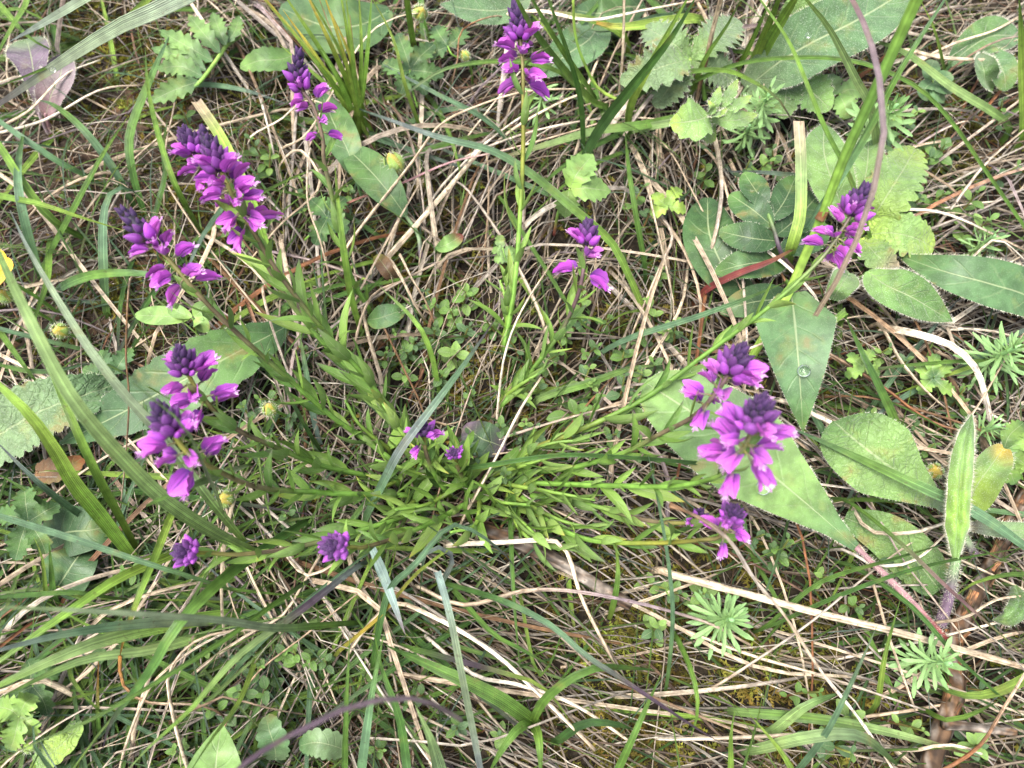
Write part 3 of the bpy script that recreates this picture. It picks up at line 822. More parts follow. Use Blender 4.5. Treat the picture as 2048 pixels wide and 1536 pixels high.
B("470,1228,0 330,1250,14 200,1282,26 100,1322,32 -10,1374,34 -70,1400,32", 25, "green>bright>pale>bright", "broad light green blade of the slanting bundle", fold=.25)
B("420,1270,0 300,1300,8 160,1322,16 -10,1400,20", 16, "bright>pale>green", "light green blade lowest in the slanting bundle")
B("720,1130,4 600,1222,26 500,1292,36 440,1350,40 380,1420,40 290,1502,36 240,1560,34", 12, "blue>slate>purple>pale>bright>pale", "long blade turning from slate purple to pale green", fold=.5)
B("520,1300,0 480,1400,16 420,1482,22 380,1545,22", 9, "green>lime>green", "slim green blade leaning beside small oval-leaved herbs")
B("620,1160,0 560,1200,18 430,1292,34 300,1372,42 180,1440,46 60,1490,46 -10,1530,46", 9, "blue>green>green>pale", "long thin straight blade cutting across the meadow turf")
B("180,1620,0 120,1560,20 60,1470,30 105,1430,26", 9, "green>blue", "short blade rising beside a toothed bright leaf")
B("200,1470,0 195,1400,12 197,1320,10", 7, "deep>green>orange", "small upright blade with an orange tip")
B("235,1300,0 140,1330,8 175,1400,18 230,1440,6", 7, "lime>bright", "kinked lime green thin blade")
B("240,1170,0 170,1195,16 115,1172,20", 8, "green>lime>lime", "yellow tipped short blade below the round grey-green leaf")
B("-20,1195,6 60,1190,16 150,1185,22 240,1198,12 300,1200,1", 9, "deep>green", "level deep green blade over the round grey-green leaf")
B("95,1200,0 85,1120,14 68,1075,16", 7, "green>lime", "small lime blade by the five-fingered leaf")
B("110,1200,0 102,1130,10 98,1080,14", 10, "deep>green", "deep green small blade by the five-fingered leaf")
B("745,1340,0 775,1190,20 830,1130,34 900,1052,30 960,1070,26 1010,1110,18 1036,1142,10", 11, "green>deep>blue>blue>purple", "bent blue-green blade drooping to a purple tip over straw", fold=.6)
B("875,1180,0 905,1120,16 880,1095,22 850,1110,20 840,1190,4", 9, "green>slate>deep", "tightly hooked dark blade beside the cut grey blade")
B("742,1090,14 775,1170,22 800,1240,24 811,1270,22", 18, "ice>ice>ice>mauve", "pale icy blue flat blade hanging point down", prof='blade', fold=.25, twist=.3)
B("970,1580,0 942,1440,16 920,1330,28 900,1230,32 875,1143,30", 11, "purple>slate>grey>grey>ice", "grey-green stiff blade with cut top and purple foot", prof='cut', fold=.6)
B("1066,1444,0 990,1392,14 880,1340,18 770,1290,10", 24, "bright>green>green>deep", "broad green blade of the spreading rosette, lying on straw", fold=.35)
B("1066,1442,0 1090,1398,14 1150,1352,22 1210,1334,20 1312,1340,6", 15, "bright>green>deep", "arched green blade of the spreading rosette, reaching over moss")
B("1064,1446,0 1040,1455,8 1010,1490,10 975,1550,4", 17, "bright>green>green", "short curved blade of the spreading rosette beside moss")
B("1068,1450,0 1078,1480,8 1082,1560,6", 17, "bright>bright>green", "short upright blade of the spreading rosette, brightest green")
B("1120,1478,0 1170,1446,8 1230,1448,10 1270,1460,2", 14, "deep>dark>deep", "dark green curved blade beside the spreading rosette")
B("880,1165,0 1000,1200,16 1100,1250,22 1170,1310,24 1250,1362,22 1390,1455,14 1450,1490,8", 10, "green>deep>blue>purple>purple", "long blue-green blade fading to dark purple over straw", fold=.7)
B("795,1290,0 950,1330,10 1030,1352,14 1080,1370,14 1120,1412,10 1142,1452,4", 9, "deep>green>purple>lime>lime", "green blade with purple middle and lime end crossing straw")
B("895,1165,0 980,1262,12 1050,1302,14 1112,1338,6", 9, "deep>green>deep", "short deep green blade beside the long purple-fading blade")
B("1332,1378,0 1345,1250,18 1340,1150,28 1318,1010,34 1290,880,26", 7, "green>blue>blue", "tall thread-thin bluish blade standing free over straw")
B("1225,1215,0 1236,1150,10 1230,1070,8", 10, "lime>green>lime", "short flat lime blade on dark moss")
B("1225,1560,0 1272,1460,16 1322,1348,12", 13, "deep>green>green", "green blade leaning from moss beside purple-fading tip")
B("885,1560,0 862,1482,18 830,1410,22", 24, "leafgrey>leafgrey>pale", "downy grey-green blade with hairy edges")
B("722,1560,0 742,1400,18 768,1265,22", 15, "deep>blue>green", "upright bluish blade above the shaggy brown tuft")
B("818,1560,0 800,1440,14 762,1335,18 750,1270,14", 14, "blue>deep>green", "dark bluish blade crossing the shaggy brown tuft")
B("690,1560,0 693,1400,20 700,1270,26", 10, "deep>green>green", "deep green upright blade beside the shaggy brown tuft")
B("675,1305,0 760,1232,14 830,1150,22 895,1100,20", 7, "lime>yellow>lime", "thin yellowish stem slanting to the hooked dark blade", prof='even')
B("1040,1190,0 1075,1350,2 1120,1280,12 1115,1250,8", 6, "lime>green", "wriggling lime thread blade on moss")
# --- grass by the spurge and the woody twig
B("1590,1545,0 1650,1470,16 1700,1372,24 1755,1250,26", 10, "green>blue>blue>grey", "straight blue-green blade standing between twig and spurge")
B("1752,1410,0 1770,1310,14 1800,1200,16", 9, "green>lime>green", "short yellowish blade beside the straight blue-green blade")
B("1490,1425,0 1650,1440,8 1800,1470,8 1960,1515,1", 16, "pale>green>pale>brown", "flat pale blade lying level, browning towards its tip")
B("1545,1462,0 1610,1412,12 1672,1388,10", 17, "green>pale>leaf", "narrow hairy leaf blade curling over the flat pale blade", prof='spindle')
B("1505,1500,2 1620,1474,14 1720,1472,16 1795,1530,2", 19, "leaf>pale>leafgrey>leaf", "wavy hairy strap leaf bending down to soil", prof='spindle')
B("1535,1250,0 1640,1165,10 1780,1120,14 1900,1085,6", 7, "green>green>deep", "fine green blade fanning out from moss across the hairy stalk")
B("1540,1252,0 1700,1182,12 1860,1130,16 2050,1095,10", 7, "green>deep>green", "longer fine green blade fanning from moss across the hairy stalk")
B("1690,1000,4 1800,1085,14 1900,1180,16 2060,1320,6", 7, "green>green>pink>lime", "thin blade with a pink stretch crossing the woody twig")
B("1700,1130,2 1820,1210,12 1920,1320,14 2060,1445,10", 8, "green>deep>deep", "dark thin blade crossing the woody twig above spurge")
B("2060,1350,4 1990,1385,12 1920,1390,14 1850,1360,2", 16, "bright>lime>green", "bright broad blade behind the spurge by the twig")
B("1460,1550,0 1462,1470,10 1470,1420,12", 10, "lime>bright", "short bright blade beside the curled straw knot")
B("1590,1555,0 1560,1500,10 1500,1430,12", 10, "green>lime", "yellowish short blade by the curled straw knot")
B("1350,1270,0 1385,1350,12 1395,1420,10 1380,1480,1", 9, "green>bright", "green blade bending over the moss cushions")
B("1480,1010,0 1500,1090,10 1540,1140,6", 7, "green>blue", "thin bluish blade behind the last small spike")
B("1350,1065,0 1420,1040,10 1460,1010,14", 7, "deep>green", "dark blade under the last small spike's stem")
# --- straws one can pick out
S("1320,1140,1 1348,1150,6 1500,1190,10 1650,1230,11 1800,1266,9 2060,1338,2", 17, "tan>straw>straw>straw>tan", "thickest pale dry stem, lying straight beside the spurge", taper=.8)
S("1340,1010,62 1400,1036,58 1460,1082,54 1510,1160,44 1570,1232,34 1640,1340,22 1720,1440,12 1800,1560,0", 9, "brown>ash>tan>cream>straw", "dry seed stalk hanging over the last small spike", taper=.7, lumps=.7)
S("925,1040,0 960,975,12 1000,900,18 1040,820,20 1082,755,16", 10, "tan>straw>cream>straw", "pale bent straw standing clear above the milkwort's heart", taper=.7)
S("994,835,1 1000,770,8 1012,700,14 1045,618,18 1120,500,10", 9, "straw>cream>straw>tan", "long pale straw leaning past the small drooping spike's stem")
S("768,655,4 800,722,8 838,800,8 852,832,6 890,850,6 935,838,1", 8, "tan>brown>brown>tan", "brown bent root-like stalk curling by the smallest spike", lumps=.3)
S("690,500,1 820,330,12 880,250,14 960,210,14 1060,182,12 1190,178,2", 10, "straw>tan>tan>straw", "tan straw arched over in a wide hoop behind the upright spike")
S("680,415,2 800,368,6 900,325,7 1010,300,7 1170,255,6 1350,195,1", 7, "rust>pink>tan>mauve", "reddish dry stalk crossing under the very long arching blade")
S("560,300,1 620,260,10 720,90,16 780,40,18 850,25,14 920,30,2", 6, "tan>straw>tan", "thin straw looping near the hairy yellow-green bud")
S("1240,170,1 1246,100,14 1248,-10,30 1246,-60,34", 10, "tan>straw>tan", "upright tan dry stem beside the crinkled hairy leaf", taper=.9)
S("905,165,1 915,120,10 925,60,12 990,32,10 1030,45,1", 6, "tan>rust>tan", "curved reddish straw under the upright spike's head")
S("1425,270,2 1440,330,6 1442,400,8 1428,480,8 1410,530,1", 15, "cream>straw>ash>tan", "stout greyish straw standing below the toothed leaf rosette", taper=.8)
B("1760,655,1 1820,665,10 1900,690,14 1950,735,14 1972,800,8 1985,870,1", 17, "straw>cream>cream>ash", "broad bleached dry blade curved in a half hoop", name='dry_straw', cat='straw', mat='straw', prof='even', fold=.2)
S("1760,650,1 1800,720,8 1850,780,9 1895,820,2", 10, "tan>straw>straw", "straight yellowish straw under the bleached half hoop")
S("1560,800,1 1650,840,8 1740,880,8 1850,910,2", 12, "straw>cream>tan", "pale straw lying behind the big pointed leaf")
S("1640,700,1 1760,770,7 1880,850,8 2060,880,2", 8, "tan>rust>tan", "reddish straw running towards the rolled hairy leaf")
S("1890,900,1 1950,820,8 2010,720,10 2060,650,2", 6, "ash>tan>straw", "thin grey straw slanting between two spurge shoots")
S("1690,1100,1 1750,1130,6 1830,1120,9 1910,1050,3", 8, "ash>cream>straw", "whitish straw sagging under the quilted oval leaf")
S("1700,1012,2 1740,1062,8 1830,1064,10 1905,1040,6", 12, "cream>straw>cream", "pale curved straw cupping the second quilted leaf")
S("1425,1375,1 1520,1315,8 1620,1245,12 1760,1130,8 1860,1060,1", 7, "tan>ash>straw", "grey straw slanting over the thickest dry stem")
S("1340,1478,1 1500,1474,6 1650,1464,8 1780,1450,2", 9, "cream>straw>tan", "whitish straw lying under the wavy strap leaf")
S("1340,1250,1 1500,1310,6 1640,1350,8 1850,1420,2", 8, "tan>straw>ash", "straw running parallel below the thickest dry stem")
S("1720,1090,1 1750,1180,6 1780,1280,8 1830,1420,1", 11, "straw>tan>straw", "tan straw leaning past the pink leaf stalk")
S("1840,1560,0 1950,1500,10 2005,1420,18 2060,1330,22", 10, "tan>rust>tan", "reddish tan dry stem standing beside the twig's fork")
S("560,1090,1 610,1150,10 680,1120,10 720,1080,2", 8, "cream>straw>tan", "pale kinked straw at the round pale-budded head")
S("700,1300,1 780,1210,2 860,1230,8 980,1300,10 1080,1390,10 1190,1500,1", 13, "tan>straw>cream>tan", "thick pale straw flowing down through the thatch")
S("840,1175,1 930,1210,8 1060,1180,8 1200,1190,9 1400,1240,8 1500,1290,1", 10, "straw>tan>mauve>tan", "long tan straw bowed across the thatch and moss")
S("900,1090,2 1000,1085,10 1110,1082,12 1140,1120,10 1165,1200,6 1230,1330,1", 13, "straw>cream>straw>tan", "pale straw bent sharply over the dark hidden twig")
S("860,1280,1 950,1350,6 1040,1370,9 1150,1410,9 1270,1490,1", 11, "ash>cream>straw", "ashen broad straw beside the spreading rosette")
S("380,1545,1 340,1400,10 345,1330,14 420,1270,16 590,1255,8", 12, "cream>straw>tan>straw", "pale straw bent in a hook among oval-leaved herbs")
S("240,1540,0 270,1440,10 320,1350,14 440,1270,12 560,1240,1", 11, "straw>tan>cream", "pale straw running beside the broad deep green blade")
S("150,1390,1 80,1360,10 0,1385,16 -60,1400,16", 16, "tan>straw>tan", "flat tan straw of the slanting bundle")
S("260,560,1 252,700,14 258,800,18 250,930,10 240,1020,1", 8, "tan>brown>brown>tan", "upright brown straw in front of the big dark leaf")
S("300,570,1 315,640,8 340,690,8 370,700,1", 5, "tan>straw", "thin curved straw on the bare soil")
S("0,260,2 60,220,10 130,150,10 200,120,2", 9, "tan>straw>cream", "pale straw slanting across the fibrous soil")
S("-20,275,1 90,240,6 200,180,8 290,170,1", 9, "straw>cream>tan", "second pale straw lying on fibrous soil")
S("280,190,1 330,250,3 370,300,4 400,330,1", 8, "ash>tan", "ashen straw leading to the twin-headed spike")
S("620,300,1 615,400,10 640,480,12 660,560,4", 8, "cream>straw>tan", "whitish straw hanging beside the drooping-flowered spike's stem")
S("560,330,1 600,300,8 640,370,10 560,450,8 500,520,1", 7, "straw>tan", "looped straw behind the twin-headed spike")
S("500,275,1 560,240,10 610,200,12 660,215,10 700,260,2", 6, "cream>straw", "curved pale straw under the drooping flowers")
S("780,520,1 805,560,10 830,610,8 850,640,2", 12, "tan>straw>tan", "thick short broken straw near the thyme")
S("800,510,1 825,560,8 850,600,5 870,650,1", 9, "tan>straw>brown", "broken straw lying parallel to the thick short one")
S("1000,30,6 1080,22,14 1180,40,16 1290,20,14 1400,0,6", 9, "straw>cream>tan", "whitish straw behind the solitary upright spike")
S("1900,560,1 1960,500,10 2000,480,14 2060,530,4", 8, "straw>cream", "thin pale straw above the long lance leaf")
S("1730,440,1 1800,420,10 1900,430,12 2050,500,4", 8, "straw>cream>tan", "pale straw arched right of the scalloped leaves' edge")
S("1830,130,1 1900,90,8 1990,60,8 2060,20,2", 8, "straw>tan", "pale straw lying near the downy lobed leaves")
S("1800,100,1 1880,115,6 1960,120,8 2060,125,2", 9, "tan>straw>tan", "level tan straw below the downy lobed leaves")
S("1900,420,1 1960,340,8 2000,300,8 2060,250,1", 8, "ash>straw", "slanting straw beside heart-shaped thyme sprigs")
# --- further blades and straws that only their place tells apart
def scatter(n, builder, reject=None, margin=-.012):
    k = 0; guard = 0
    while k < n and guard < n * 40:
        guard += 1
        x, y = near_frame(margin)
        px, py = inv(Vector((x, y, 0)))
        if not (-20 < px < 2068 and -20 < py < 1556): continue
        if reject and R() < reject(px, py): continue
        builder(x, y, px, py); k += 1
LAND = [(190, 260, "fibrous bare soil"), (200, 620, "dark crumbly earth patch"), (430, 340, "densest flower spike"), (620, 190, "yellow-green tuft"), (820, 130, "five-fingered leaf"), (1040, 100, "solitary upright spike"),
        (1330, 120, "crinkled hairy leaf"), (1420, 240, "toothed leaf rosette"), (1640, 100, "large downy lance leaf"), (1800, 200, "spurge behind the thick stem"), (1960, 120, "downy lobed leaf"), (1930, 350, "heart-shaped thyme"), (1540, 430, "pinnate leaf"), (1690, 450, "scalloped leaves"),
        (1950, 560, "long smooth lance leaf"), (1600, 720, "big pointed leaf"), (1850, 730, "bleached half-hoop straw"), (1760, 920, "quilted oval leaf"), (1920, 950, "rolled furry leaf"), (1480, 930, "large pale lance leaf"), (1465, 1240, "star of spurge"), (1900, 1330, "flaking woody twig"),
        (1620, 1450, "wavy strap leaf"), (1320, 1300, "moss cushions"), (1065, 1440, "spreading grass rosette"), (1180, 1160, "half-buried dark twig"), (900, 1250, "stiff cut-topped blade"), (760, 1500, "shaggy brown tuft"), (680, 1095, "pale-budded round head"), (560, 1320, "oval-leaved herbs"), (370, 1105, "small round-headed spike"),
        (150, 1300, "slanting grass bundle"), (100, 1470, "yellowing round leaf"), (60, 1060, "cinquefoil leaf"), (80, 830, "crinkled downy leaf"), (340, 860, "overlapping purple spikes"), (300, 780, "very large dark leaf"), (740, 350, "pale-ribbed lance leaf"), (890, 640, "thyme beside broken straws"), (1160, 520, "two-flowered drooping spike"),
        (1200, 740, "thyme by the bowed dark blade"), (1000, 950, "crowded milkwort heart"), (1150, 360, "strawberry-like leaf"), (600, 780, "leafy milkwort stems"), (1300, 620, "yellow-green foot of the longest arching blade"), (880, 470, "red withered leaf"), (1400, 480, "big shaded leaf"), (500, 1250, "broad deep green blade"), (1720, 1200, "pink hairy leaf stalk"), (640, 500, "drooping-flowered spike's stem")]
def near(px, py): return "the " + min(LAND, key=lambda l: (l[0] - px) ** 2 + (l[1] - py) ** 2)[2]
STRAW_KINDS = {
    "straw": "yellowish dry grass", "tan": "tan dry grass",
    "cream": "bleached whitish dry grass", "ash": "ash-grey weathered grass",
    "rust": "reddish brown dead grass", "brown": "dark brown dead grass", "mauve": "mauve tinted dry grass"}
def one_straw(x, y, px, py):
    tone = pick(STRAW_TONES)
    d = world_dir(px, py, flow(px, py))
    pts = straw_path(x, y, d, U(.035, .11), U(.006, .018), n=7, kink=.35)
    keys = tone + ">" + random.choice([tone, 'tan', 'ash', 'straw'])
    ln = curve_len(pts); size = "short" if ln < .055 else "long" if ln > .085 else "middling"
    if R() < .62:
        blade(pts, U(5, 12), keys, f"{size} flat {STRAW_KINDS[tone]} strip near {near(px, py)}", name='dry_straw', cat='straw', mat='straw', prof='straw', fold=U(-.5, .6), group=f"{size} {tone} strips near {near(px, py)}", tone=U(.65, 1.15), n=10, twist=U(-.8, .8))
    else:
        stalk(pts, U(4, 8), keys, f"{size} round {STRAW_KINDS[tone]} stalk near {near(px, py)}", group=f"{size} {tone} stalks near {near(px, py)}", tone=U(.65, 1.15), sides=6)
scatter(240, one_straw, lambda px, py: field(BARE, px, py) * .8 + field(TURF, px, py) * .35 + field(MOSS, px, py) * .4)
GRASS_KINDS = [("green>green>bright", "thin mid green grass blade", "mid green"), ("deep>green", "thin deep green grass blade", "deep green"),
               ("green>blue>slate", "thin bluish grass blade", "bluish"), ("bright>lime", "thin lime green grass blade", "lime green"), ("deep>deep>purple", "thin dark purple-tipped grass blade", "purple tipped")]
def one_blade(x, y, px, py):
    ks, lb, g = random.choice(GRASS_KINDS)
    a = U(0, 6.283); d = Vector((math.cos(a), math.sin(a), 0)); ln = U(.035, .09); up = U(.15, .65)
    p = Vector((x, y, soil_z(x, y) - .001)); side = Vector((-d.y, d.x, 0)); bd = random.gauss(0, .12) * ln
    pts = [p + d * (ln * t * .85) + side * (bd * t * t) + Vector((0, 0, ln * up * (t - .7 * t * t))) for t in (0, .25, .5, .75, 1)]
    sz = "short" if ln < .05 else "longish"
    blade(pts, U(6, 11), ks, f"{sz} {lb} near {near(px, py)}", group=f"{sz} {g} blades near {near(px, py)}", n=12)
scatter(155, one_blade, lambda px, py: .75 - field(TURF, px, py))

# ------------------------------------------------------------------ milkwort: shared meshes for leaves, buds and flowers
PUR = [(.520, .090, .540), (.560, .105, .530), (.460, .085, .550)]
def local_leaf(ln, hw, colf, bend=.12, m=4, n=10, camber=.35, pw=.8, mat='leaf', nveins=1, name='leaf'):
    mb = MB()
    pts = [Vector((ln * t, 0, ln * bend * (t * t - t * .35))) for t in [i / n for i in range(n + 1)]]
    leafsurf(mb, pts, lambda t: max(hw * math.sin(math.pi * min(1, .06 + .94 * t ** pw)) ** .85, hw * .04), Vector((0, 0, 1)), colf, m=m, camber=camber, thick=.00022, nveins=nveins)
    return mb.mesh(name, mat)
def mk_leaf_col(a, b_, tip):
    return lambda t, s_: mixc(mixc(C[a], C[b_], t), C[tip], max(0, (t - .78) / .22) ** 1.5 * .8)
MW_LEAF = []
for a, b_, tip in (('herb', 'herbpale', 'herb'), ('herb', 'bright', 'green'), ('herb', 'bright', 'purple'), ('bright', 'herbpale', 'herb'), ('herb', 'green', 'purple'), ('deep', 'herb', 'purple'), ('herbpale', 'lime', 'yellow')):
    for bend in (-.35, .12, .45):
        MW_LEAF.append(local_leaf(1.0, .108, mk_leaf_col(a, b_, tip), bend=bend, nveins=1))
BUD = []
for k in range(4):
    mb = MB()
    dk = mixc((.030, .014, .060), (.36, .055, .46), (k / 3.0) ** 1.6); lt = mixc(dk, (.58, .22, .64), (.18, .3, .5, .6)[k])
    n, sides = 6, 6
    pts = [Vector((t, 0, .05 * math.sin(3 * t))) for t in [i / n for i in range(n + 1)]]
    tube(mb, pts, [.05, .24, .33, .32, .26, .16, .04], lambda t: mixc(mixc(C['olive'], dk, min(1, t * 4)), lt, max(0, t - .35) * .9), sides=sides, flat=.85)
    BUD.append(mb.mesh("bud", "petal"))
WING = []
WW = [.30, .34, .37, .32, .36, .30, .35, .28, .33]
for k in range(9):
    mb = MB(); base = scl(mixc(PUR[k % 3], (.50, .20, .42), (.35 if k > 6 else 0)), (.85, 1, 1.12)[k // 3])
    n = 9
    cup = U(.25, .6)
    pts = [Vector((.0 + t, 0, .13 * math.sin(math.pi * t))) for t in [i / n for i in range(n + 1)]]
    leafsurf(mb, pts, lambda t: max(WW[k] * math.sin(math.pi * min(1, .03 + .95 * t ** .72)) ** .72, .02), Vector((0, 0, 1)),
             lambda t, s_: mixc(mixc((.10, .03, .22), base, min(1, t * 2.4)), (.66, .22, .70), max(0, t - .4) * .8 + .12 * abs(s_)), m=6, camber=cup, thick=.014, nveins=1, wave=U(.01, .035), seed=k * 2, teeth=6, tamp=U(.02, .09), back=scl(base, .9))
    WING.append(mb.mesh("wing", "petal"))
KEEL = []
for k in range(3):
    mb = MB()
    n = 7
    pts = [Vector((t * .92, 0, .06 * math.sin(2.4 * t))) for t in [i / n for i in range(n + 1)]]
    base = PUR[k]
    tube(mb, pts, [.07, .09, .12, .15, .17, .17, .15, .10], lambda t: mixc(mixc((.30, .28, .16), base, min(1, t * 3)), (.62, .22, .62), max(0, t - .45)), sides=7, flat=.8)
    KEEL.append(mb.mesh("corolla", "petal"))
FRINGE = []
for k in range(3):
    mb = MB()
    for i in range(14):
        a = U(-1, 1); b_ = U(-.6, .6); d = Vector((1, a * .9, b_ + .1)).normalized() * U(.16, .34)
        p = Vector((.84, a * .1, b_ * .08 + .03))
        c = mixc((.60, .25, .62), (.80, .62, .80), R())
        s_ = Vector((0, .5, .5)).normalized() * .024
        i0 = mb.add(p + s_, c); i1 = mb.add(p - s_, c); i2 = mb.add(p + d + s_ * .8, c); i3 = mb.add(p + d - s_ * .8, c); i4 = mb.add(p + d * .6 + Vector((.02, .02, -.02)), c)
        mb.f += [(i0, i1, i3, i2), (i1, i4, i3), (i4, i0, i2)]
    FRINGE.append(mb.mesh("fringe", "petal", smooth=False))

def flower(root, o, d, up, L_, open_=1.0):
    """one milkwort flower: corolla tube with fringe, two wings held either side"""
    fl = link("flower", random.choice(KEEL), root, frame(o - root.location, d, up) @ Matrix.Diagonal((L_ * .92, L_ * .8, L_ * .8, 1)))
    for sd in (-1, 1):
        roll = sd * U(.9, 1.45); yaw = sd * U(.12, .42) * open_
        m_ = Matrix.Translation(Vector((.02, sd * .07, .05))) @ Matrix.Rotation(yaw, 4, 'Z') @ Matrix.Rotation(-U(-.05, .3), 4, 'Y') @ Matrix.Rotation(roll * .62, 4, 'X') @ Matrix.Diagonal((U(.85, 1.12), U(.9, 1.3), U(.8, 1.3), 1))
        link("wing", random.choice(WING), fl, m_)
    link("fringe", random.choice(FRINGE), fl)
    # pedicel hidden in the corolla's foot
    return fl

def milkwort(tr, label, nflow, spike, group="flowering milkwort stems", leaf_mm=15, nleaf=22, bud_mm=2.3, wing_mm=7.0, nbud=26, stemcol="herb>herb>stalky>olive", flow_from=.0, dense=1.0, spread=1.0, leaf_stop=.86):
    """leafy stem ending in a raceme; spike = length of the raceme in mm, drawn back from the tip"""
    ctrl = trace(tr)
    total = catmull(ctrl, 60)
    for p in total: p.z = max(p.z, soil_z(p.x, p.y) + .0012)
    total[0].z = soil_z(total[0].x, total[0].y) - .001
    T = tangents(total); ln = curve_len(total)
    root = thing("milkwort_stem", label, "wildflower", total[0].copy(), group)
    mb = MB(); keys = stemcol.split('>')
    tube(mb, total, [.00085 * (1 - .45 * i / 60) for i in range(61)], lambda t: ramp(keys, t), sides=7)
    part(mb, "stem", "stem", root)
    def at(s_):                                  # s_ = metres from the tip
        x = max(0, min(60, 60 * (1 - s_ / ln))); i = min(59, int(x)); f = x - i
        return total[i].lerp(total[i + 1], f), T[i].lerp(T[i + 1], f).normalized()
    S_ = spike * .00085
    # leaves
    nleaf = int(nleaf * 1.12)
    for k in range(nleaf):
        f = (k + U(.1, .9)) / nleaf
        s_ = S_ * .75 + (ln - S_ * .75) * (1 - f) * leaf_stop / .86
        p, t = at(s_)
        a = k * GA + U(-.4, .4)
        q = t.orthogonal().normalized(); q = Quaternion(t, a) @ q
        if p.z < .006 and q.z < .1: q = Vector((q.x, q.y, abs(q.z) + .25)).normalized()
        d = (t * U(.75, 1.25) + q * U(.55, .95)).normalized()
        L_ = leaf_mm * .00094 * U(.5, 1.2) * (1.0 - .38 * f * f) * (.75 + .25 * min(1, f * 5))
        if (p + d * L_).z < soil_z(p.x, p.y) + .001: d = (d + Vector((0, 0, .5))).normalized()
        link("leaf", random.choice(MW_LEAF), root, frame(p - root.location - t * .0004, d, t) @ Matrix.Diagonal((L_, L_ * U(.95, 1.25), L_, 1)))
    # open flowers along the lower raceme
    nflow = int(nflow * 1.35 + .5); wing_mm *= .84
    for k in range(nflow):
        f = (k + .5) / nflow
        s_ = S_ * (1 - f * .62) + U(-.05, .05) * S_
        p, t = at(s_)
        a = k * GA * 1.02 + U(-.3, .3) + 1.1
        q = Quaternion(t, a) @ t.orthogonal().normalized()
        tv = (CAM - p).normalized()
        d = (q * 1.0 + t * (-.55 + 1.1 * f) * 1.0 + Vector((0, 0, -.12 * (1 - f)))).normalized()
        L_ = wing_mm * .001 * U(.82, 1.15) * (1 - .15 * f)
        o = p + d * .0020 * spread
        mbp = MB(); tube(mbp, [p, p.lerp(o, .6) + t * .0003, o + d * .0006], [.00028, .00024, .0003], lambda t_: mixc(C['olive'], C['purple'], t_), sides=5)
        part(mbp, "pedicel", "stem", root)
        flower(root, o, d, (t + tv * .5).normalized(), L_, open_=U(.7, 1.3))
    # cone of buds
    p0, t0 = at(S_ * .40); p1, t1 = at(S_ * .2); p2, t2 = at(0)
    mb = MB(); tube(mb, catmull([p0, p1, p2 + t2 * .0006], 8), [.0009, .0013, .0015, .0016, .0015, .0013, .0011, .0009, .0004], lambda t: mixc((.05, .02, .08), (.030, .030, .035), t), sides=7)
    if nbud > 10: part(mb, "bud_core", "petal", root)
    nbud = int(nbud * 1.35)
    for k in range(nbud):
        f = (k + .5) / nbud
        s_ = S_ * (.46 * (1 - f) ** 1.0) - .0004
        p, t = at(max(s_, 0))
        q = Quaternion(t, k * GA) @ t.orthogonal().normalized()
        r = (.0023 * (1 - f) ** .7 + .0002) * (.6 + .4 * spread)
        L_ = bud_mm * .00112 * (1.5 - .72 * f) * U(.65, 1.25)
        d = (t * (.7 + 1.1 * f) + q * (1.0 - .6 * f)).normalized()
        idx = max(0, min(3, int(3.5 - 5.4 * f + U(-.6, .6))))
        link("bud", BUD[idx], root, frame(p + q * r * .55 - root.location, d, t) @ Matrix.Diagonal((L_, L_ * .92, L_ * .92, 1)))
    return root

milkwort("835,905,1 790,832,6 720,742,20 640,652,36 560,550,52 500,452,64 455,370,72 408,268,80", "tallest purple milkwort spike, densest in flower, beside bare soil", 15, 28, nbud=34, wing_mm=7.6, nleaf=34, leaf_mm=17)
milkwort("800,870,1 730,770,10 650,690,20 570,590,34 500,470,48 430,370,60 372,268,70", "dark-budded milkwort spike tucked behind the densest flower spike", 5, 16, nbud=30, nleaf=20, leaf_mm=17)
milkwort("790,925,1 730,880,6 660,830,16 570,752,32 470,662,50 400,592,60 330,510,66 252,428,72", "loose milkwort spike with spaced pairs of purple flowers over bare soil", 9, 26, nbud=14, bud_mm=2.6, nleaf=28, leaf_mm=14)
milkwort("800,965,1 730,950,6 640,930,18 540,890,36 460,850,50 410,800,58 382,760,62 358,702,68", "milkwort spike with spreading flowers in front of the big dark leaf", 7, 19, nbud=26, nleaf=26, leaf_mm=15, spread=1.3)
milkwort("820,990,1 760,990,6 640,985,24 520,975,48 430,938,66 370,900,74 318,818,82", "blurred milkwort spike overlapping the big dark leaf and pale blade", 6, 20, nbud=26, nleaf=24, leaf_mm=13, spread=1.2)
milkwort("880,1005,1 780,1042,8 620,1088,22 490,1108,34 420,1106,40 366,1104,46", "small round milkwort head of tight buds over deep green grass", 0, 9, nbud=36, bud_mm=2.2, nleaf=22, leaf_mm=15)
milkwort("930,1008,1 880,1036,8 800,1072,22 730,1094,34 705,1094,38 668,1092,44", "round milkwort head with pale pinkish buds beside grey-green blade", 0, 9, nbud=34, bud_mm=2.7, wing_mm=5, nleaf=20, leaf_mm=15)
milkwort("740,620,1 705,560,12 688,500,20 668,410,30 648,320,40 646,280,44 628,215,50 600,170,54 598,112,60", "milkwort spike with few drooping flowers beside the yellow-green tuft", 6, 30, nbud=24, bud_mm=2.6, wing_mm=6.2, nleaf=16, leaf_mm=15, stemcol="herb>herb>stalky>stalkp")
milkwort("1008,695,1 1028,580,16 1040,430,30 1046,300,42 1046,190,52 1044,110,58 1030,14,66", "solitary upright milkwort spike, dark tapering tip, straw behind", 9, 26, nbud=34, bud_mm=2.5, wing_mm=7.6, nleaf=16, leaf_mm=17, stemcol="herb>herb>olive>stalky")
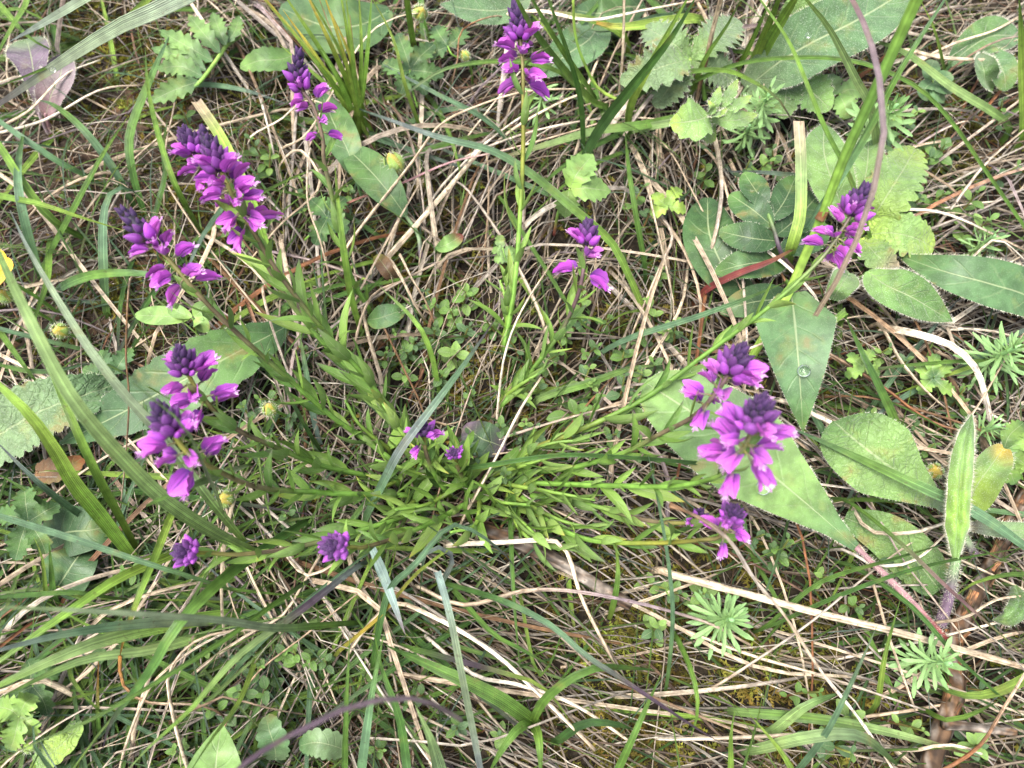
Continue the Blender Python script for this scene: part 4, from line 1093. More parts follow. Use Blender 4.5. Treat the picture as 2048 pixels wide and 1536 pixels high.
milkwort("1000,815,1 1060,745,8 1120,665,20 1152,600,30 1165,550,36 1176,452,42", "milkwort spike with two low drooping flowers above thyme leaves", 4, 18, nbud=26, bud_mm=2.4, wing_mm=8.4, nleaf=22, leaf_mm=15, stemcol="herb>herb>stalkp>stalkp")
milkwort("1040,905,1 1130,872,6 1280,802,16 1420,702,30 1540,612,44 1640,520,54 1690,450,58 1732,380,64", "milkwort spike beside the thick light green stem and scalloped leaf", 10, 22, nbud=26, bud_mm=2.6, wing_mm=6.2, nleaf=24, leaf_mm=15, stemcol="olive>herb>herb>stalkp")
milkwort("1030,945,1 1130,938,8 1240,908,24 1320,868,42 1390,830,56 1440,775,64 1484,700,70", "milkwort spike with open flowers on the big pale lance leaf's tip", 8, 20, nbud=26, bud_mm=2.5, wing_mm=7.2, nleaf=20, leaf_mm=15, spread=1.25, stemcol="herb>herb>stalky>stalkp")
milkwort("1035,965,1 1120,968,8 1240,972,28 1350,972,48 1440,950,66 1488,895,76 1522,805,86", "fullest ring-shaped milkwort spike hanging over the big pale lance leaf", 12, 20, nbud=26, bud_mm=2.5, wing_mm=7.4, nleaf=20, leaf_mm=14, spread=1.4, stemcol="herb>herb>herb>stalky")
milkwort("1040,990,1 1100,1045,6 1180,1080,14 1300,1086,28 1400,1080,42 1445,1070,48 1468,1022,54", "small milkwort spike crossed by a dry seed stalk", 5, 10.5, nbud=26, bud_mm=2.0, wing_mm=5.4, nleaf=18, leaf_mm=15, stemcol="herb>herb>olive>stalky")
milkwort("890,980,1 870,950,10 852,905,20 846,858,28", "smallest milkwort spike with one hanging flower beside stiff blue-grey blade", 4, 9, nbud=14, bud_mm=2.0, wing_mm=4.6, nleaf=12, leaf_mm=13)
milkwort("935,985,1 925,955,10 914,930,16 908,908,20", "budding milkwort shoot tip with tiny dark buds above broad leaves", 0, 4, nbud=26, bud_mm=1.3, nleaf=14, leaf_mm=15)
milkwort("1060,990,1 1180,1010,8 1290,1040,16 1380,1045,22 1398,1028,24", "half-hidden milkwort shoot with tiny purple tip under the lance leaf", 1, 6, nbud=8, bud_mm=1.8, wing_mm=4.5, nleaf=16, leaf_mm=14)

# leafy shoots without flowers round the heart of the plant
def leafy_shoot(tr, label, n, leaf_mm, group):
    ctrl = catmull(trace(tr), 24)
    for p in ctrl: p.z = max(p.z, soil_z(p.x, p.y) + .0008)
    ctrl[0].z = soil_z(ctrl[0].x, ctrl[0].y) - .001
    T = tangents(ctrl)
    root = thing("leafy_shoot", label, "shoot", ctrl[0].copy(), group)
    mb = MB(); tube(mb, ctrl, [.0008 - .0004 * i / 24 for i in range(25)], lambda t: mixc(C['herb'], C['olive'], .5 * (1 - t)), sides=6)
    part(mb, "stem", "stem", root)
    for k in range(n):
        f = (k + .7) / n; i = min(24, int(f * 24)); p, t = ctrl[i], T[i]
        q = Quaternion(t, k * GA) @ t.orthogonal().normalized()
        if q.z < -.1: q.z *= -.4
        d = (t * (.5 + .5 * f) + q * .9).normalized(); L_ = leaf_mm * .001 * U(.5, 1.15) * (1 - .35 * f ** 3)
        link("leaf", random.choice(MW_LEAF), root, frame(p - root.location - t * .0004, d, t) @ Matrix.Diagonal((L_, L_ * U(1.0, 1.4), L_, 1)))
    return root
SHL = ["spreading just below the bowed dark blade", "under the fullest ring-shaped spike's stem", "drooping towards the sharply bent straw", "behind the budding shoot tip", "lying towards the large pale lance leaf", "beside the pale-budded round head's stem",
       "at the foot of the stiff blue-grey blade", "hanging over the tightly hooked dark blade", "beside the thyme and flat pale blade", "between the smallest spike and leafy stems", "over the dark moss by the half-buried twig", "with the smallest spike growing through it",
       "below the blurred overlapping spike's stem", "between the tall spikes' lower stems", "at the foot of the two-flowered drooping spike", "round the foot of the solitary upright spike", "near the pale kinked straw", "reaching over pale bent straw and moss"]
for lb, tr in zip(SHL, ("960,960,0 990,1000,6 1060,1010,12", "985,950,0 1050,930,8 1130,905,14", "970,985,0 1040,1040,8 1090,1090,12", "940,960,0 920,930,8 935,890,16", "990,965,0 1080,980,8 1190,1000,14",
           "900,985,0 850,1010,8 790,1020,14", "880,960,0 820,940,8 750,920,12", "960,1000,0 950,1050,8 900,1065,12", "1000,940,0 1090,890,10 1180,880,14", "850,930,0 800,860,10 760,800,14", "1010,985,0 1120,1040,8 1210,1060,10",
           "900,950,0 860,900,10 840,930,16", "800,960,0 740,985,8 660,1000,10", "780,900,0 720,850,10 690,800,14", "1000,800,0 1040,770,8 1090,740,12", "1005,690,0 1015,620,10 1000,560,14", "830,1000,0 780,1050,6 720,1060,8", "1010,1000,0 1050,1070,8 1120,1100,10")):
    leafy_shoot(tr, "leafy flowerless milkwort shoot " + lb, 9, 12.5, "leafy flowerless shoots of the clump")

# ------------------------------------------------------------------ broad leaves
def piece(t, tab):
    for (a, x), (b_, y) in zip(tab, tab[1:]):
        if t <= b_:
            f = (t - a) / (b_ - a); return x + (y - x) * f
    return tab[-1][1]
PROF = dict(
    lance=lambda t: math.sin(math.pi * min(1, .03 + .97 * t ** .85)) ** .9,
    oval=lambda t: max(0, math.sin(math.pi * min(1, .02 + .97 * t))) ** .62,
    spoon=lambda t: (.14 + .86 * (max(0, t - .08) / .5) ** 1.2 if t < .58 else 1.0) * (1 if t < .62 else max(0.0, 1 - ((t - .62) / .38) ** 2.4) ** .55),
    arrow=lambda t: (.35 + .65 * min(1, t / .22)) * (1 - max(0, (t - .2) / .8) ** 1.25),
    wide=lambda t: max(0, math.sin(math.pi * min(1, .06 + .92 * t ** .8))) ** .5,
    broad=lambda t: piece(t, ((0, .10), (.12, .24), (.3, .58), (.5, .96), (.62, 1.0), (.78, .88), (.92, .62), (.98, .36), (1, .1))),
    strap=lambda t: min(1, .3 + t * 3) * (1 - max(0, (t - .55) / .45) ** 2.2))
def leaf_blade(root, tr, hwpx, cols, prof, mat='leaf', camber=.2, teeth=0, tamp=.12, style='saw', wave=0.0, nveins=9, quilt=0.0, name='leaf_blade', m=10, n=34, tilt=0.0, hair=0, hair_mm=1.2, back=None, world_pts=None, roll=0.0):
    ctrl = world_pts or trace(tr)
    n = max(n, teeth * 4 if teeth else 0)
    pts = catmull(ctrl, n)
    for p in pts: p.z = max(p.z, soil_z(p.x, p.y) + .0008)
    W = hwpx * mpp(pts[n // 2]); keys = cols.split('>')
    T = tangents(pts)
    nr = []
    for i, p in enumerate(pts):
        nr.append(Quaternion(T[i], tilt) @ ((CAM - p).normalized() * .6 + Vector((0, 0, .5))).normalized())
    mb = MB(); f = PROF[prof]
    top = leafsurf(mb, pts, lambda t: max(W * f(t), W * .03), nr, lambda t, s_: ramp(keys, t), m=m, camber=camber, teeth=teeth, tamp=tamp, style=style, wave=wave * W, nveins=nveins, quilt=quilt * W, seed=R() * 9, back=back, roll=roll)
    o = part(mb, name, mat, root)
    if hair:
        part(hairs_on_edge(top, hair, hair_mm * .001), "hair_fringe", "hair", root, kind="stuff")
    return o, top, pts
def petiole(root, tr, wpx, cols, hairs=0, name="leaf_stalk", hair_mm=1.3, pts=None):
    pts = catmull(pts or trace(tr), 16)
    for p in pts: p.z = max(p.z, soil_z(p.x, p.y) - .0006)
    W = wpx * mpp(pts[8]) * .5; keys = cols.split('>')
    mb = MB(); tube(mb, pts, [W * (1.1 - .3 * i / 16) for i in range(17)], lambda t: ramp(keys, t), sides=8)
    part(mb, name, "stem", root)
    if hairs:
        hb = MB()
        for k in range(hairs):
            i = int(U(0, 15.9)); p = pts[i].lerp(pts[i + 1], R()); t = (pts[i + 1] - pts[i]).normalized()
            q = Quaternion(t, U(0, 6.283)) @ t.orthogonal().normalized()
            hair(hb, p + q * W * .9, (q + t * U(-.5, .5)).normalized() * hair_mm * .001 * U(.5, 1.2))
        part(hb, "stalk_hairs", "hair", root, kind="stuff")
def leaf(label, tr, hwpx, cols, prof, base=None, stalk_tr=None, stalk_w=8, stalk_col="herb>herb", stalk_hairs=0, name="broad_leaf", cat="leaf", group=None, **k):
    """one broad leaf; first point of tr is the leaf base, a stalk (if any) is drawn from the ground to it"""
    first = (stalk_tr or tr).split()[0]
    b_ = trace(first)[0]; b_.z = max(soil_z(b_.x, b_.y), b_.z) if stalk_tr is None else soil_z(b_.x, b_.y)
    root = thing(name, label, cat, b_, group)
    if stalk_tr: petiole(root, stalk_tr, stalk_w, stalk_col, stalk_hairs)
    else:
        a = trace(tr); f = a[0].copy(); d = a[0] - a[1]; f += Vector((d.x, d.y, 0)).normalized() * .002; f.z = soil_z(f.x, f.y) - .001
        petiole(root, None, stalk_w, cols.split('>')[0] + ">" + cols.split('>')[0], 0, pts=[f, f.lerp(a[0], .6), a[0] + (a[1] - a[0]) * .12])
    leaf_blade(root, tr, hwpx, cols, prof, **k)
    return root

leaf("large pale lance-shaped leaf on a pink hairy stalk, under two purple spikes", "1712,1094,14 1640,1030,18 1560,962,22 1480,895,24 1400,835,22 1290,764,16", 96, "leafblue>leafpale>leaf>leafpale", 'broad', stalk_tr="1888,1275,0 1800,1180,8 1712,1094,14", stalk_w=15,
     stalk_col="red>pink>pink", stalk_hairs=420, mat='leaf', camber=.10, nveins=7, hair=500, hair_mm=.8, wave=.02)
leaf("big pointed green leaf hanging tip down beneath the thick light green stem", "1583,585,18 1590,640,18 1597,720,16 1602,790,12 1606,864,5", 78, "leaf>leafblue>leafblue>leaf", 'arrow', stalk_tr="1570,560,0 1578,570,10 1583,588,18", mat='leaf', camber=.14, nveins=6, hair=260, hair_mm=.7, wave=.02)
leaf("light green hairy-edged leaf pointing away under the scalloped leaf", "1735,542,8 1775,570,14 1830,596,13 1905,643,5", 42, "leafpale>leaf>leaf", 'lance', mat='fuzzy_leaf', camber=.25, nveins=7, hair=420, hair_mm=1.1)
leaf("long smooth lance leaf with woolly edge lying over straw", "2130,640,4 2060,592,12 1980,566,16 1890,542,14 1795,510,4", 50, "leaf>leafblue>leafblue>leaf", 'lance', mat='leaf', camber=.2, nveins=6, hair=420, hair_mm=1.0)
leaf("oval quilted leaf with brown rim, crossed by a wide blue-green blade", "1890,1018,8 1850,985,14 1770,925,18 1712,880,17 1668,842,12", 80, "leafgrey>leafpale>leafpale>leaf", 'spoon', mat='quilted_leaf', camber=.12, nveins=9, quilt=.015, hair=200, hair_mm=.7, wave=.03, m=12, n=44,
     stalk_tr="1950,1110,0 1915,1050,6 1890,1018,8", stalk_w=16, stalk_col="purple>leafgrey>leafgrey", stalk_hairs=160)
leaf("lower quilted yellowish leaf, half covered by curved straw", "1880,1180,2 1830,1120,3 1770,1070,4 1690,1035,4", 50, "leaf>leafpale>leaf", 'wide', mat='quilted_leaf', camber=.1, nveins=10, quilt=.03, m=12, n=40)
leaf("rolled furry upright leaf like a caterpillar on a purple hairy stalk", "1912,1120,14 1916,1040,22 1922,950,28 1932,880,30 1944,828,28", 21, "leafpale>bright>leafpale>leaf", 'strap', mat='fuzzy_leaf', camber=1.5, roll=.62, nveins=0, m=16, hair=1500, hair_mm=1.4, wave=.06,
     stalk_tr="1880,1250,0 1898,1190,6 1912,1118,14", stalk_w=22, stalk_col="purple>purple>leafgrey", stalk_hairs=420, name="rolled_leaf")
leaf("cupped yellow-rimmed leaf behind the rolled furry leaf", "1935,1020,4 1958,970,12 1985,930,16 2010,895,14", 34, "lime>lime>leafpale>yellow", 'wide', mat='fuzzy_leaf', camber=.8, nveins=1, hair=100, back=C['cream'], name="cupped_leaf")
leaf("long green leaf leading to the woody twig beside the rolled leaf", "2075,1062,6 2010,1060,9 1960,1055,8 1925,1052,3", 16, "leafpale>leafgrey>purple", 'strap', mat='fuzzy_leaf', camber=.5, nveins=1, hair=160)
leaf("small curled furry green leaf beside the reddish twig", "2030,1170,2 2040,1205,7 2020,1235,9 1985,1240,4", 18, "leafpale>leaf>leafpale", 'strap', mat='fuzzy_leaf', camber=.8, roll=.6, hair=260, nveins=0, m=12, name="curled_leaf")
leaf("light green hairy oval leaf, left of a pair on the straw", "1700,442,6 1672,380,14 1650,310,18 1648,250,14", 44, "leafpale>leafpale>leaf", 'oval', mat='fuzzy_leaf', camber=.18, nveins=6, hair=420, hair_mm=1.1)
leaf("darker hairy oval leaf, partner of the light oval one behind the thick stem", "1706,446,4 1722,390,10 1735,330,12 1738,268,8", 34, "leaf>leafpale>leaf", 'oval', mat='fuzzy_leaf', camber=.2, nveins=6, hair=260, hair_mm=1.1)
leaf("yellowish scalloped leaf standing clear above heart-shaped thyme", "1738,448,4 1765,405,12 1800,350,14 1832,296,8", 48, "lime>leafpale>lime", 'wide', mat='quilted_leaf', camber=.12, nveins=8, teeth=10, tamp=.16, style='cren', quilt=.05, m=12)
leaf("second yellowish scalloped leaf below the milkwort beside the thick stem", "1735,470,3 1780,465,8 1830,475,9 1868,495,4", 42, "lime>leafpale>lime", 'wide', mat='quilted_leaf', camber=.12, nveins=8, teeth=9, tamp=.16, style='cren', quilt=.05, m=12)
leaf("dry-edged small scalloped leaf with brown flecks under the purple flowers", "1725,475,2 1745,500,6 1765,520,7 1795,548,3", 30, "lime>leafpale>tan", 'wide', mat='quilted_leaf', camber=.12, nveins=8, teeth=8, tamp=.16, style='cren', quilt=.05, m=12)
leaf("soft folded downy leaf at the foot of the milkwort by the thick stem", "1700,545,3 1680,575,10 1665,600,5", 28, "leafgrey>leafpale>leaf", 'oval', mat='fuzzy_leaf', camber=.5, nveins=5, hair=200)
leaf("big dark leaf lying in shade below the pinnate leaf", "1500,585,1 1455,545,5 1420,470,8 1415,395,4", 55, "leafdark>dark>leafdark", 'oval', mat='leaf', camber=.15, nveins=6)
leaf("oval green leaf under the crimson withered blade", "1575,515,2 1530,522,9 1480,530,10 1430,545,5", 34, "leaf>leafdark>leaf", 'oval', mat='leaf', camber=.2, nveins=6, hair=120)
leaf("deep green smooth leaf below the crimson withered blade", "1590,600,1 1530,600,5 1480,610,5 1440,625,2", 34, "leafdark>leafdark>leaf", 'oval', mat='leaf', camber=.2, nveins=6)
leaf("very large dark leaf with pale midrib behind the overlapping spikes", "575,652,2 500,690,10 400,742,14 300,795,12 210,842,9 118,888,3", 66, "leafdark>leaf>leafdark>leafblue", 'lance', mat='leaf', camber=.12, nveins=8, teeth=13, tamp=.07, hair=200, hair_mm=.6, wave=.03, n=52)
leaf("crinkled grey-green downy leaf beside the pale sweeping blades", "-90,900,2 -10,870,10 70,825,14 150,795,14 232,768,6", 64, "leafgrey>leafgrey>leafblue", 'wide', mat='quilted_leaf', camber=.25, nveins=11, teeth=20, tamp=.08, style='cren', quilt=.09, m=12, hair=200, n=60)
leaf("lance leaf with pale midrib lying below the hairy round bud", "812,432,3 778,385,9 735,335,10 680,284,4", 38, "leafblue>leaf>leafblue", 'lance', mat='leaf', camber=.2, nveins=7, stalk_tr="842,515,0 836,470,2 812,432,3", stalk_w=9, stalk_col="purple>leafgrey>leafgrey")
leaf("blue-green leaf half hidden behind the drooping-flowered spike", "712,355,2 695,300,8 665,240,9 640,180,4", 36, "leafblue>leaf>leafblue", 'lance', mat='leaf', camber=.2, nveins=7)
leaf("downy lance leaf behind the solitary spike's tip", "1060,-5,6 1010,18,9 950,18,8 880,8,2", 30, "leafgrey>leafblue>leafblue", 'lance', mat='fuzzy_leaf', camber=.2, nveins=7, hair=260)
leaf("broad bluish leaf behind the yellow-green tuft", "780,20,1 720,48,5 650,50,6 560,15,2", 56, "leafblue>leaf>leafblue", 'oval', mat='leaf', camber=.15, nveins=7, wave=.03)
leaf("bright serrated leaf in the yellow-green tuft's shade", "600,105,1 560,118,5 520,120,6 480,135,2", 24, "leafpale>leaf>leafpale", 'oval', mat='leaf', camber=.2, nveins=8, teeth=8)
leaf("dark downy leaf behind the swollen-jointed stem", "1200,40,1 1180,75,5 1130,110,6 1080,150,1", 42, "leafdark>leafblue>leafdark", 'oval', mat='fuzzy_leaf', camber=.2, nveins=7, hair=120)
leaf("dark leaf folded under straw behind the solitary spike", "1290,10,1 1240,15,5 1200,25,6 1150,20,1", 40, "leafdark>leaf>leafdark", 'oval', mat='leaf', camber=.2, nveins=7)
leaf("large downy lance leaf with a bead of water on its midrib", "1490,178,3 1550,128,16 1620,85,24 1710,40,28 1830,-30,24", 64, "leafgrey>leafblue>leafblue>leaf", 'strap', mat='fuzzy_leaf', camber=.22, nveins=7, hair=800, hair_mm=1.2, wave=.02)
leaf("bright wrinkled upper leaf rising behind the yellow-green sheath", "1560,80,4 1610,20,18 1680,-40,24", 40, "leafpale>leafpale>leaf", 'oval', mat='quilted_leaf', camber=.3, nveins=8, quilt=.06)
leaf("reddish grey downy leaf rooted in the fibrous soil", "78,230,1 72,180,8 62,120,12 52,78,6", 40, "mauve>purple>purple>leafgrey", 'spoon', mat='fuzzy_leaf', camber=.3, nveins=6, hair=260, name="withered_leaf")
leaf("second reddish downy leaf folded against the first", "90,232,1 100,190,8 118,150,10 125,110,5", 30, "pink>mauve>purple", 'oval', mat='fuzzy_leaf', camber=.4, nveins=6, hair=200, name="withered_leaf")
leaf("large pointed bright leaf tip in front of the small oval herbs", "430,1640,2 430,1580,12 432,1520,18 444,1446,16", 68, "leaf>leafpale>leafpale", 'lance', mat='leaf', camber=.12, nveins=7)
leaf("round grey-green leaf under the meadow grasses", "90,1085,1 130,1065,6 180,1060,7 225,1050,3", 52, "leafblue>leafdark>leafblue", 'wide', mat='leaf', camber=.1, nveins=8, wave=.04)
leaf("second round leaf half under the deep green blades", "110,1180,1 130,1150,5 150,1120,6 170,1095,2", 50, "leafdark>leafblue>leafdark", 'wide', mat='leaf', camber=.1, nveins=8)
leaf("rust-red dead leaf on the soil beside the bright blade", "70,945,1 110,940,4 140,930,5 165,915,2", 26, "brown>umber>rust", 'wide', mat='leaf', camber=.2, nveins=7, teeth=7, name="dead_leaf")
leaf("yellowing round leaf in the turf below the broad green blades", "70,1530,1 110,1500,8 140,1470,8 150,1440,3", 26, "leafpale>lime>leafpale", 'wide', mat='quilted_leaf', camber=.2, nveins=8, teeth=7, style='cren')
leaf("glaucous scalloped leaf beside the blurred purple blade", "552,1520,1 548,1490,8 538,1460,10 532,1432,5", 28, "leafgrey>leafblue>leafgrey", 'wide', mat='leaf', camber=.15, nveins=7, teeth=8, style='cren', tamp=.15)
leaf("second glaucous scalloped leaf, crossed by a dark thread", "690,1500,1 660,1490,6 630,1485,7 598,1492,2", 26, "leafgrey>leafgrey>leafblue", 'wide', mat='leaf', camber=.15, nveins=7, teeth=8, style='cren', tamp=.15)
leaf("downy lobed leaf behind the rounded clover-like leaflets", "1900,130,1 1940,95,6 1985,70,7 2040,70,2", 38, "leafblue>leaf>leafblue", 'oval', mat='fuzzy_leaf', camber=.25, nveins=6, hair=260)
leaf("upright folded downy leaf beside the rounded clover-like leaflets", "1985,180,1 1975,155,8 1968,130,10 1962,105,6", 20, "leafpale>leaf>leafgrey", 'lance', mat='fuzzy_leaf', camber=.9, nveins=1, hair=260)
leaf("small spoon-shaped downy leaf near the straw's end", "1960,80,2 1995,120,7 2010,150,7 2012,182,3", 26, "leaf>leafblue>leaf", 'spoon', mat='fuzzy_leaf', camber=.2, nveins=5, hair=160)
leaf("fuzzy dark leaf edge peeping behind feathery spurge", "2090,880,1 2050,880,6 2020,890,6 1990,900,2", 34, "leafdark>leaf>leafdark", 'wide', mat='quilted_leaf', camber=.2, nveins=7)
leaf("dark purple-green leaf lying flat beside the thyme at the heart", "1010,895,1 985,885,4 960,875,5 930,850,2", 36, "purple>leafdark>purple", 'oval', mat='leaf', camber=.15, nveins=5)
leaf("green lance leaf lying under the thyme beside the arched straw", "735,640,1 760,635,5 790,625,5 815,615,2", 24, "leaf>leafblue>leaf", 'lance', mat='leaf', camber=.2, nveins=6)
leaf("small reddish-tipped leaf beside the broken straws", "872,495,1 890,490,5 905,482,5 925,470,2", 16, "leaf>leafpale>red", 'oval', mat='leaf', camber=.25, nveins=5)
leaf("red withered leaf by the broken straws", "790,560,1 775,540,5 762,522,5 752,510,2", 16, "umber>brown>olive", 'wide', mat='leaf', camber=.2, nveins=6, name="dead_leaf")

# --- compound leaves: each leaflet a part
def compound(label, base, hub, stalk_w, stalk_col, leaflets, cols, hw, prof='oval', name="compound_leaf", cat="leaf", group=None, mat='leaf', stalk_hairs=0, **k):
    b_ = trace(base)[0]; b_.z = soil_z(b_.x, b_.y)
    root = thing(name, label, cat, b_, group)
    petiole(root, base + " " + hub, stalk_w, stalk_col, stalk_hairs)
    for i, lf in enumerate(leaflets):
        lw = lf[1] if isinstance(lf, tuple) else hw
        leaf_blade(root, lf[0] if isinstance(lf, tuple) else lf, lw, cols, prof, mat=mat, name="leaflet", **k)
    return root
compound("pinnate dark green leaf with oval leaflets beside the wide flat blade", "1590,545,0", "1562,505,10 1548,460,14 1530,412,16", 9, "brown>purple>herb",
         [("1532,415,16 1515,385,17 1488,345,14", 26), ("1545,452,14 1505,418,16 1460,388,12", 31), ("1556,482,12 1500,475,14 1438,462,10", 30), ("1542,440,14 1570,400,15 1592,352,12", 30), ("1554,470,12 1600,430,12 1640,385,8", 38), ("1562,500,10 1610,480,10 1650,445,6", 34)],
         "leafdark>leafdark>leaf", 30, mat='leaf', camber=.2, nveins=6, hair=60, hair_mm=.6)
compound("jagged fern-like divided leaf over straw and soil", "470,60,0", "440,110,8 405,158,10 372,190,8", 8, "herb>herbpale>herb",
         [("398,162,10 350,178,11 296,205,8", 21), ("405,152,10 360,132,13 312,138,10", 20), ("412,140,10 360,112,13 302,96,10", 20), ("425,122,10 375,92,14 318,60,12", 20), ("440,105,9 410,70,13 376,28,11", 18), ("452,90,8 438,60,11 425,24,9", 16), ("455,85,8 470,60,9 478,30,6", 13)],
         "leafblue>leafpale>leaf", 20, prof='lance', mat='leaf', camber=.3, nveins=6, teeth=6, tamp=.34, m=8)
compound("dark five-fingered toothed leaf at the foot of the bright shoot", "835,215,0", "822,170,6 820,140,8", 4, "herb>herb",
         ["820,138,8 810,105,11 796,66,9", "822,138,8 842,110,11 868,88,9", "822,140,8 850,142,10 888,150,7", "818,140,8 796,138,10 766,124,7", "820,142,8 808,165,8 800,188,5", "823,142,8 842,165,8 852,190,5"],
         "leafdark>leaf>leafdark", 18, mat='leaf', camber=.35, nveins=7, teeth=5, tamp=0.32, m=8)
compound("dark trifoliate leaf tucked behind the solitary spike", "930,120,0", "905,110,5 895,92,7", 4, "herb>herb",
         ["895,92,7 880,70,8 870,52,6", "896,92,7 915,75,8 925,55,6", "893,94,7 872,100,7 850,100,4"], "leafdark>leaf>leafdark", 18, mat='leaf', camber=.3, nveins=7, teeth=5, tamp=0.40, m=8)
compound("bright strawberry-like leaf of three toothed leaflets over straw", "1108,470,0", "1118,420,10 1140,378,18", 6, "red>green>bright",
         [("1140,376,18 1155,345,22 1186,308,18", 30), ("1142,378,18 1175,375,20 1222,382,14", 28), ("1138,380,18 1135,400,16 1130,436,9", 24)], "herbpale>leafpale>leafpale", 24, prof='lance', mat='leaf', camber=.25, nveins=6, teeth=6, tamp=0.22, m=8)
compound("trifoliate strawberry leaf with scalloped leaflets beside the downy lance leaf", "1580,190,0", "1572,165,7 1578,152,10", 6, "herb>herb",
         [("1578,152,10 1600,125,12 1655,104,9", 34), ("1580,155,10 1615,175,12 1662,218,8", 38), ("1576,157,10 1572,190,10 1566,238,6", 30)], "leafgrey>leaf>leafpale", 34, mat='fuzzy_leaf', camber=.18, nveins=7, teeth=8, tamp=0.19, m=10, hair=60)
compound("small trifoliate strawberry leaf behind the pale arching blade", "1700,215,0", "1690,195,5 1678,188,7", 4, "herb>herb",
         [("1678,187,7 1665,170,8 1660,148,6", 20), ("1680,187,7 1700,178,8 1725,182,5", 20), ("1680,190,7 1690,210,7 1700,236,4", 22)], "leaf>leafpale>leaf", 20, mat='leaf', camber=.2, nveins=6, teeth=6, tamp=0.22, m=8)
compound("large crinkled hairy leaf with three lobes beside the brown stalk", "1410,200,0", "1402,150,8 1378,118,14", 9, "herb>herbpale",
         [("1378,118,14 1330,130,19 1240,165,10", 40), ("1380,116,14 1345,85,19 1290,52,12", 36), ("1382,115,14 1425,80,17 1478,40,10", 38), ("1384,120,14 1425,135,12 1475,165,5", 32), ("1376,122,13 1345,165,11 1310,215,4", 34)], "leafpale>leafgrey>leafgrey", 46, prof='oval', mat='quilted_leaf', camber=.2, nveins=9, teeth=9, tamp=0.32, m=10, quilt=.07, hair=120)
compound("pale green toothed leaf rosette crowning a stout greyish straw", "1420,275,0", "1416,245,20 1415,230,26", 8, "herb>leafpale",
         [("1416,232,26 1385,240,28 1338,246,24", 42), ("1418,228,27 1430,205,33 1440,172,32", 11), ("1420,228,27 1452,200,32 1476,158,28", 12), ("1422,230,27 1465,215,31 1504,190,26", 12), ("1422,234,26 1465,240,30 1516,228,24", 18), ("1416,236,26 1415,258,24 1432,280,18", 22), ("1420,230,27 1440,228,34 1455,215,36", 10), ("1418,230,27 1425,215,33 1415,200,34", 9)],
         "leafpale>leafpale>lime", 20, prof='lance', name="leaf_rosette", cat="herb", mat='fuzzy_leaf', camber=.3, nveins=5, teeth=5, tamp=.16, m=8, hair=50)
compound("three-leaved seedling with smooth oval leaflets on bare soil", "395,690,0", "392,655,8 385,636,11", 4, "herb>herb",
         [("384,634,11 350,620,12 372,618,8", 14), ("380,636,10 330,632,11 270,630,7", 20), ("388,634,11 405,622,12 424,638,8", 20), ("390,638,11 402,648,11 404,665,7", 16)], "herbpale>leafpale>leafpale", 18, mat='leaf', camber=.25, nveins=4, m=8)
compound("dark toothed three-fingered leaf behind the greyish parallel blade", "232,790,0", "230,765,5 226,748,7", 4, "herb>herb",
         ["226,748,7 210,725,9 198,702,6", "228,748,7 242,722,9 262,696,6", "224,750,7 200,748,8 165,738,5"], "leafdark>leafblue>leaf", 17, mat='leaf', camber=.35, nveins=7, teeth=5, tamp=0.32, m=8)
compound("five-fingered cinquefoil leaf with dew among deep green blades", "75,1090,0", "62,1060,8 56,1042,11", 4, "herb>herb",
         [("56,1040,11 50,1005,14 48,975,10", 20), ("58,1042,11 90,1022,13 118,1008,9", 19), ("57,1044,11 78,1075,12 92,1108,7", 19), ("54,1044,11 40,1080,12 30,1120,7", 21), ("53,1042,11 25,1032,13 -10,1030,9", 19)], "leafdark>leaf>leafblue", 19, mat='leaf', camber=.35, nveins=8, teeth=5, tamp=0.29, m=8)
compound("bright toothed three-fingered leaf near the straw bundle", "40,1480,0", "36,1450,8 38,1432,12", 5, "herb>herbpale",
         [("38,1430,12 50,1405,15 70,1390,11", 22), ("38,1434,12 20,1420,14 -10,1412,10", 24), ("38,1436,12 30,1465,13 20,1500,8", 22), ("40,1434,12 60,1450,12 66,1475,8", 16)], "leafpale>herbpale>leafpale", 22, mat='leaf', camber=.35, nveins=7, teeth=5, tamp=0.35, m=8)
compound("shaded toothed leaf of four lobes under the slanting bundle", "90,1420,0", "70,1390,5 66,1370,7", 4, "herb>herb",
         [("66,1370,7 95,1350,8 120,1340,5", 18), ("64,1372,7 40,1385,8 22,1400,5", 18), ("66,1374,7 85,1400,8 95,1430,4", 18), ("62,1368,7 60,1340,8 55,1320,5", 18)], "leafdark>leaf>leafdark", 18, mat='leaf', camber=.3, nveins=7, teeth=5, tamp=0.32, m=8)
compound("toothed palmate leaf beside the cupped yellow leaf", "2045,960,0", "2030,920,8 2008,900,12", 5, "herb>herb",
         [("2008,898,12 2020,870,14 2048,845,10", 18), ("2010,900,12 2040,888,13 2080,885,9", 18), ("2010,902,12 2035,915,12 2065,940,7", 20), ("2008,903,12 2020,935,11 2030,968,6", 20)], "leaf>herbpale>leaf", 19, mat='leaf', camber=.35, nveins=7, teeth=5, tamp=0.32, m=8)
compound("feathery cut small leaf between straw and thyme", "1880,800,0", "1872,770,6 1868,752,8", 3, "herb>herb",
         ["1868,752,8 1866,730,10 1875,708,8", "1868,754,8 1885,740,9 1900,720,7", "1866,754,8 1850,745,9 1838,728,6", "1868,757,8 1890,775,8 1912,785,5", "1865,757,8 1850,775,8 1842,790,5"], "leafblue>herbpale>leaf", 13, mat='leaf', camber=.35, nveins=6, teeth=4, tamp=0.32, m=8)
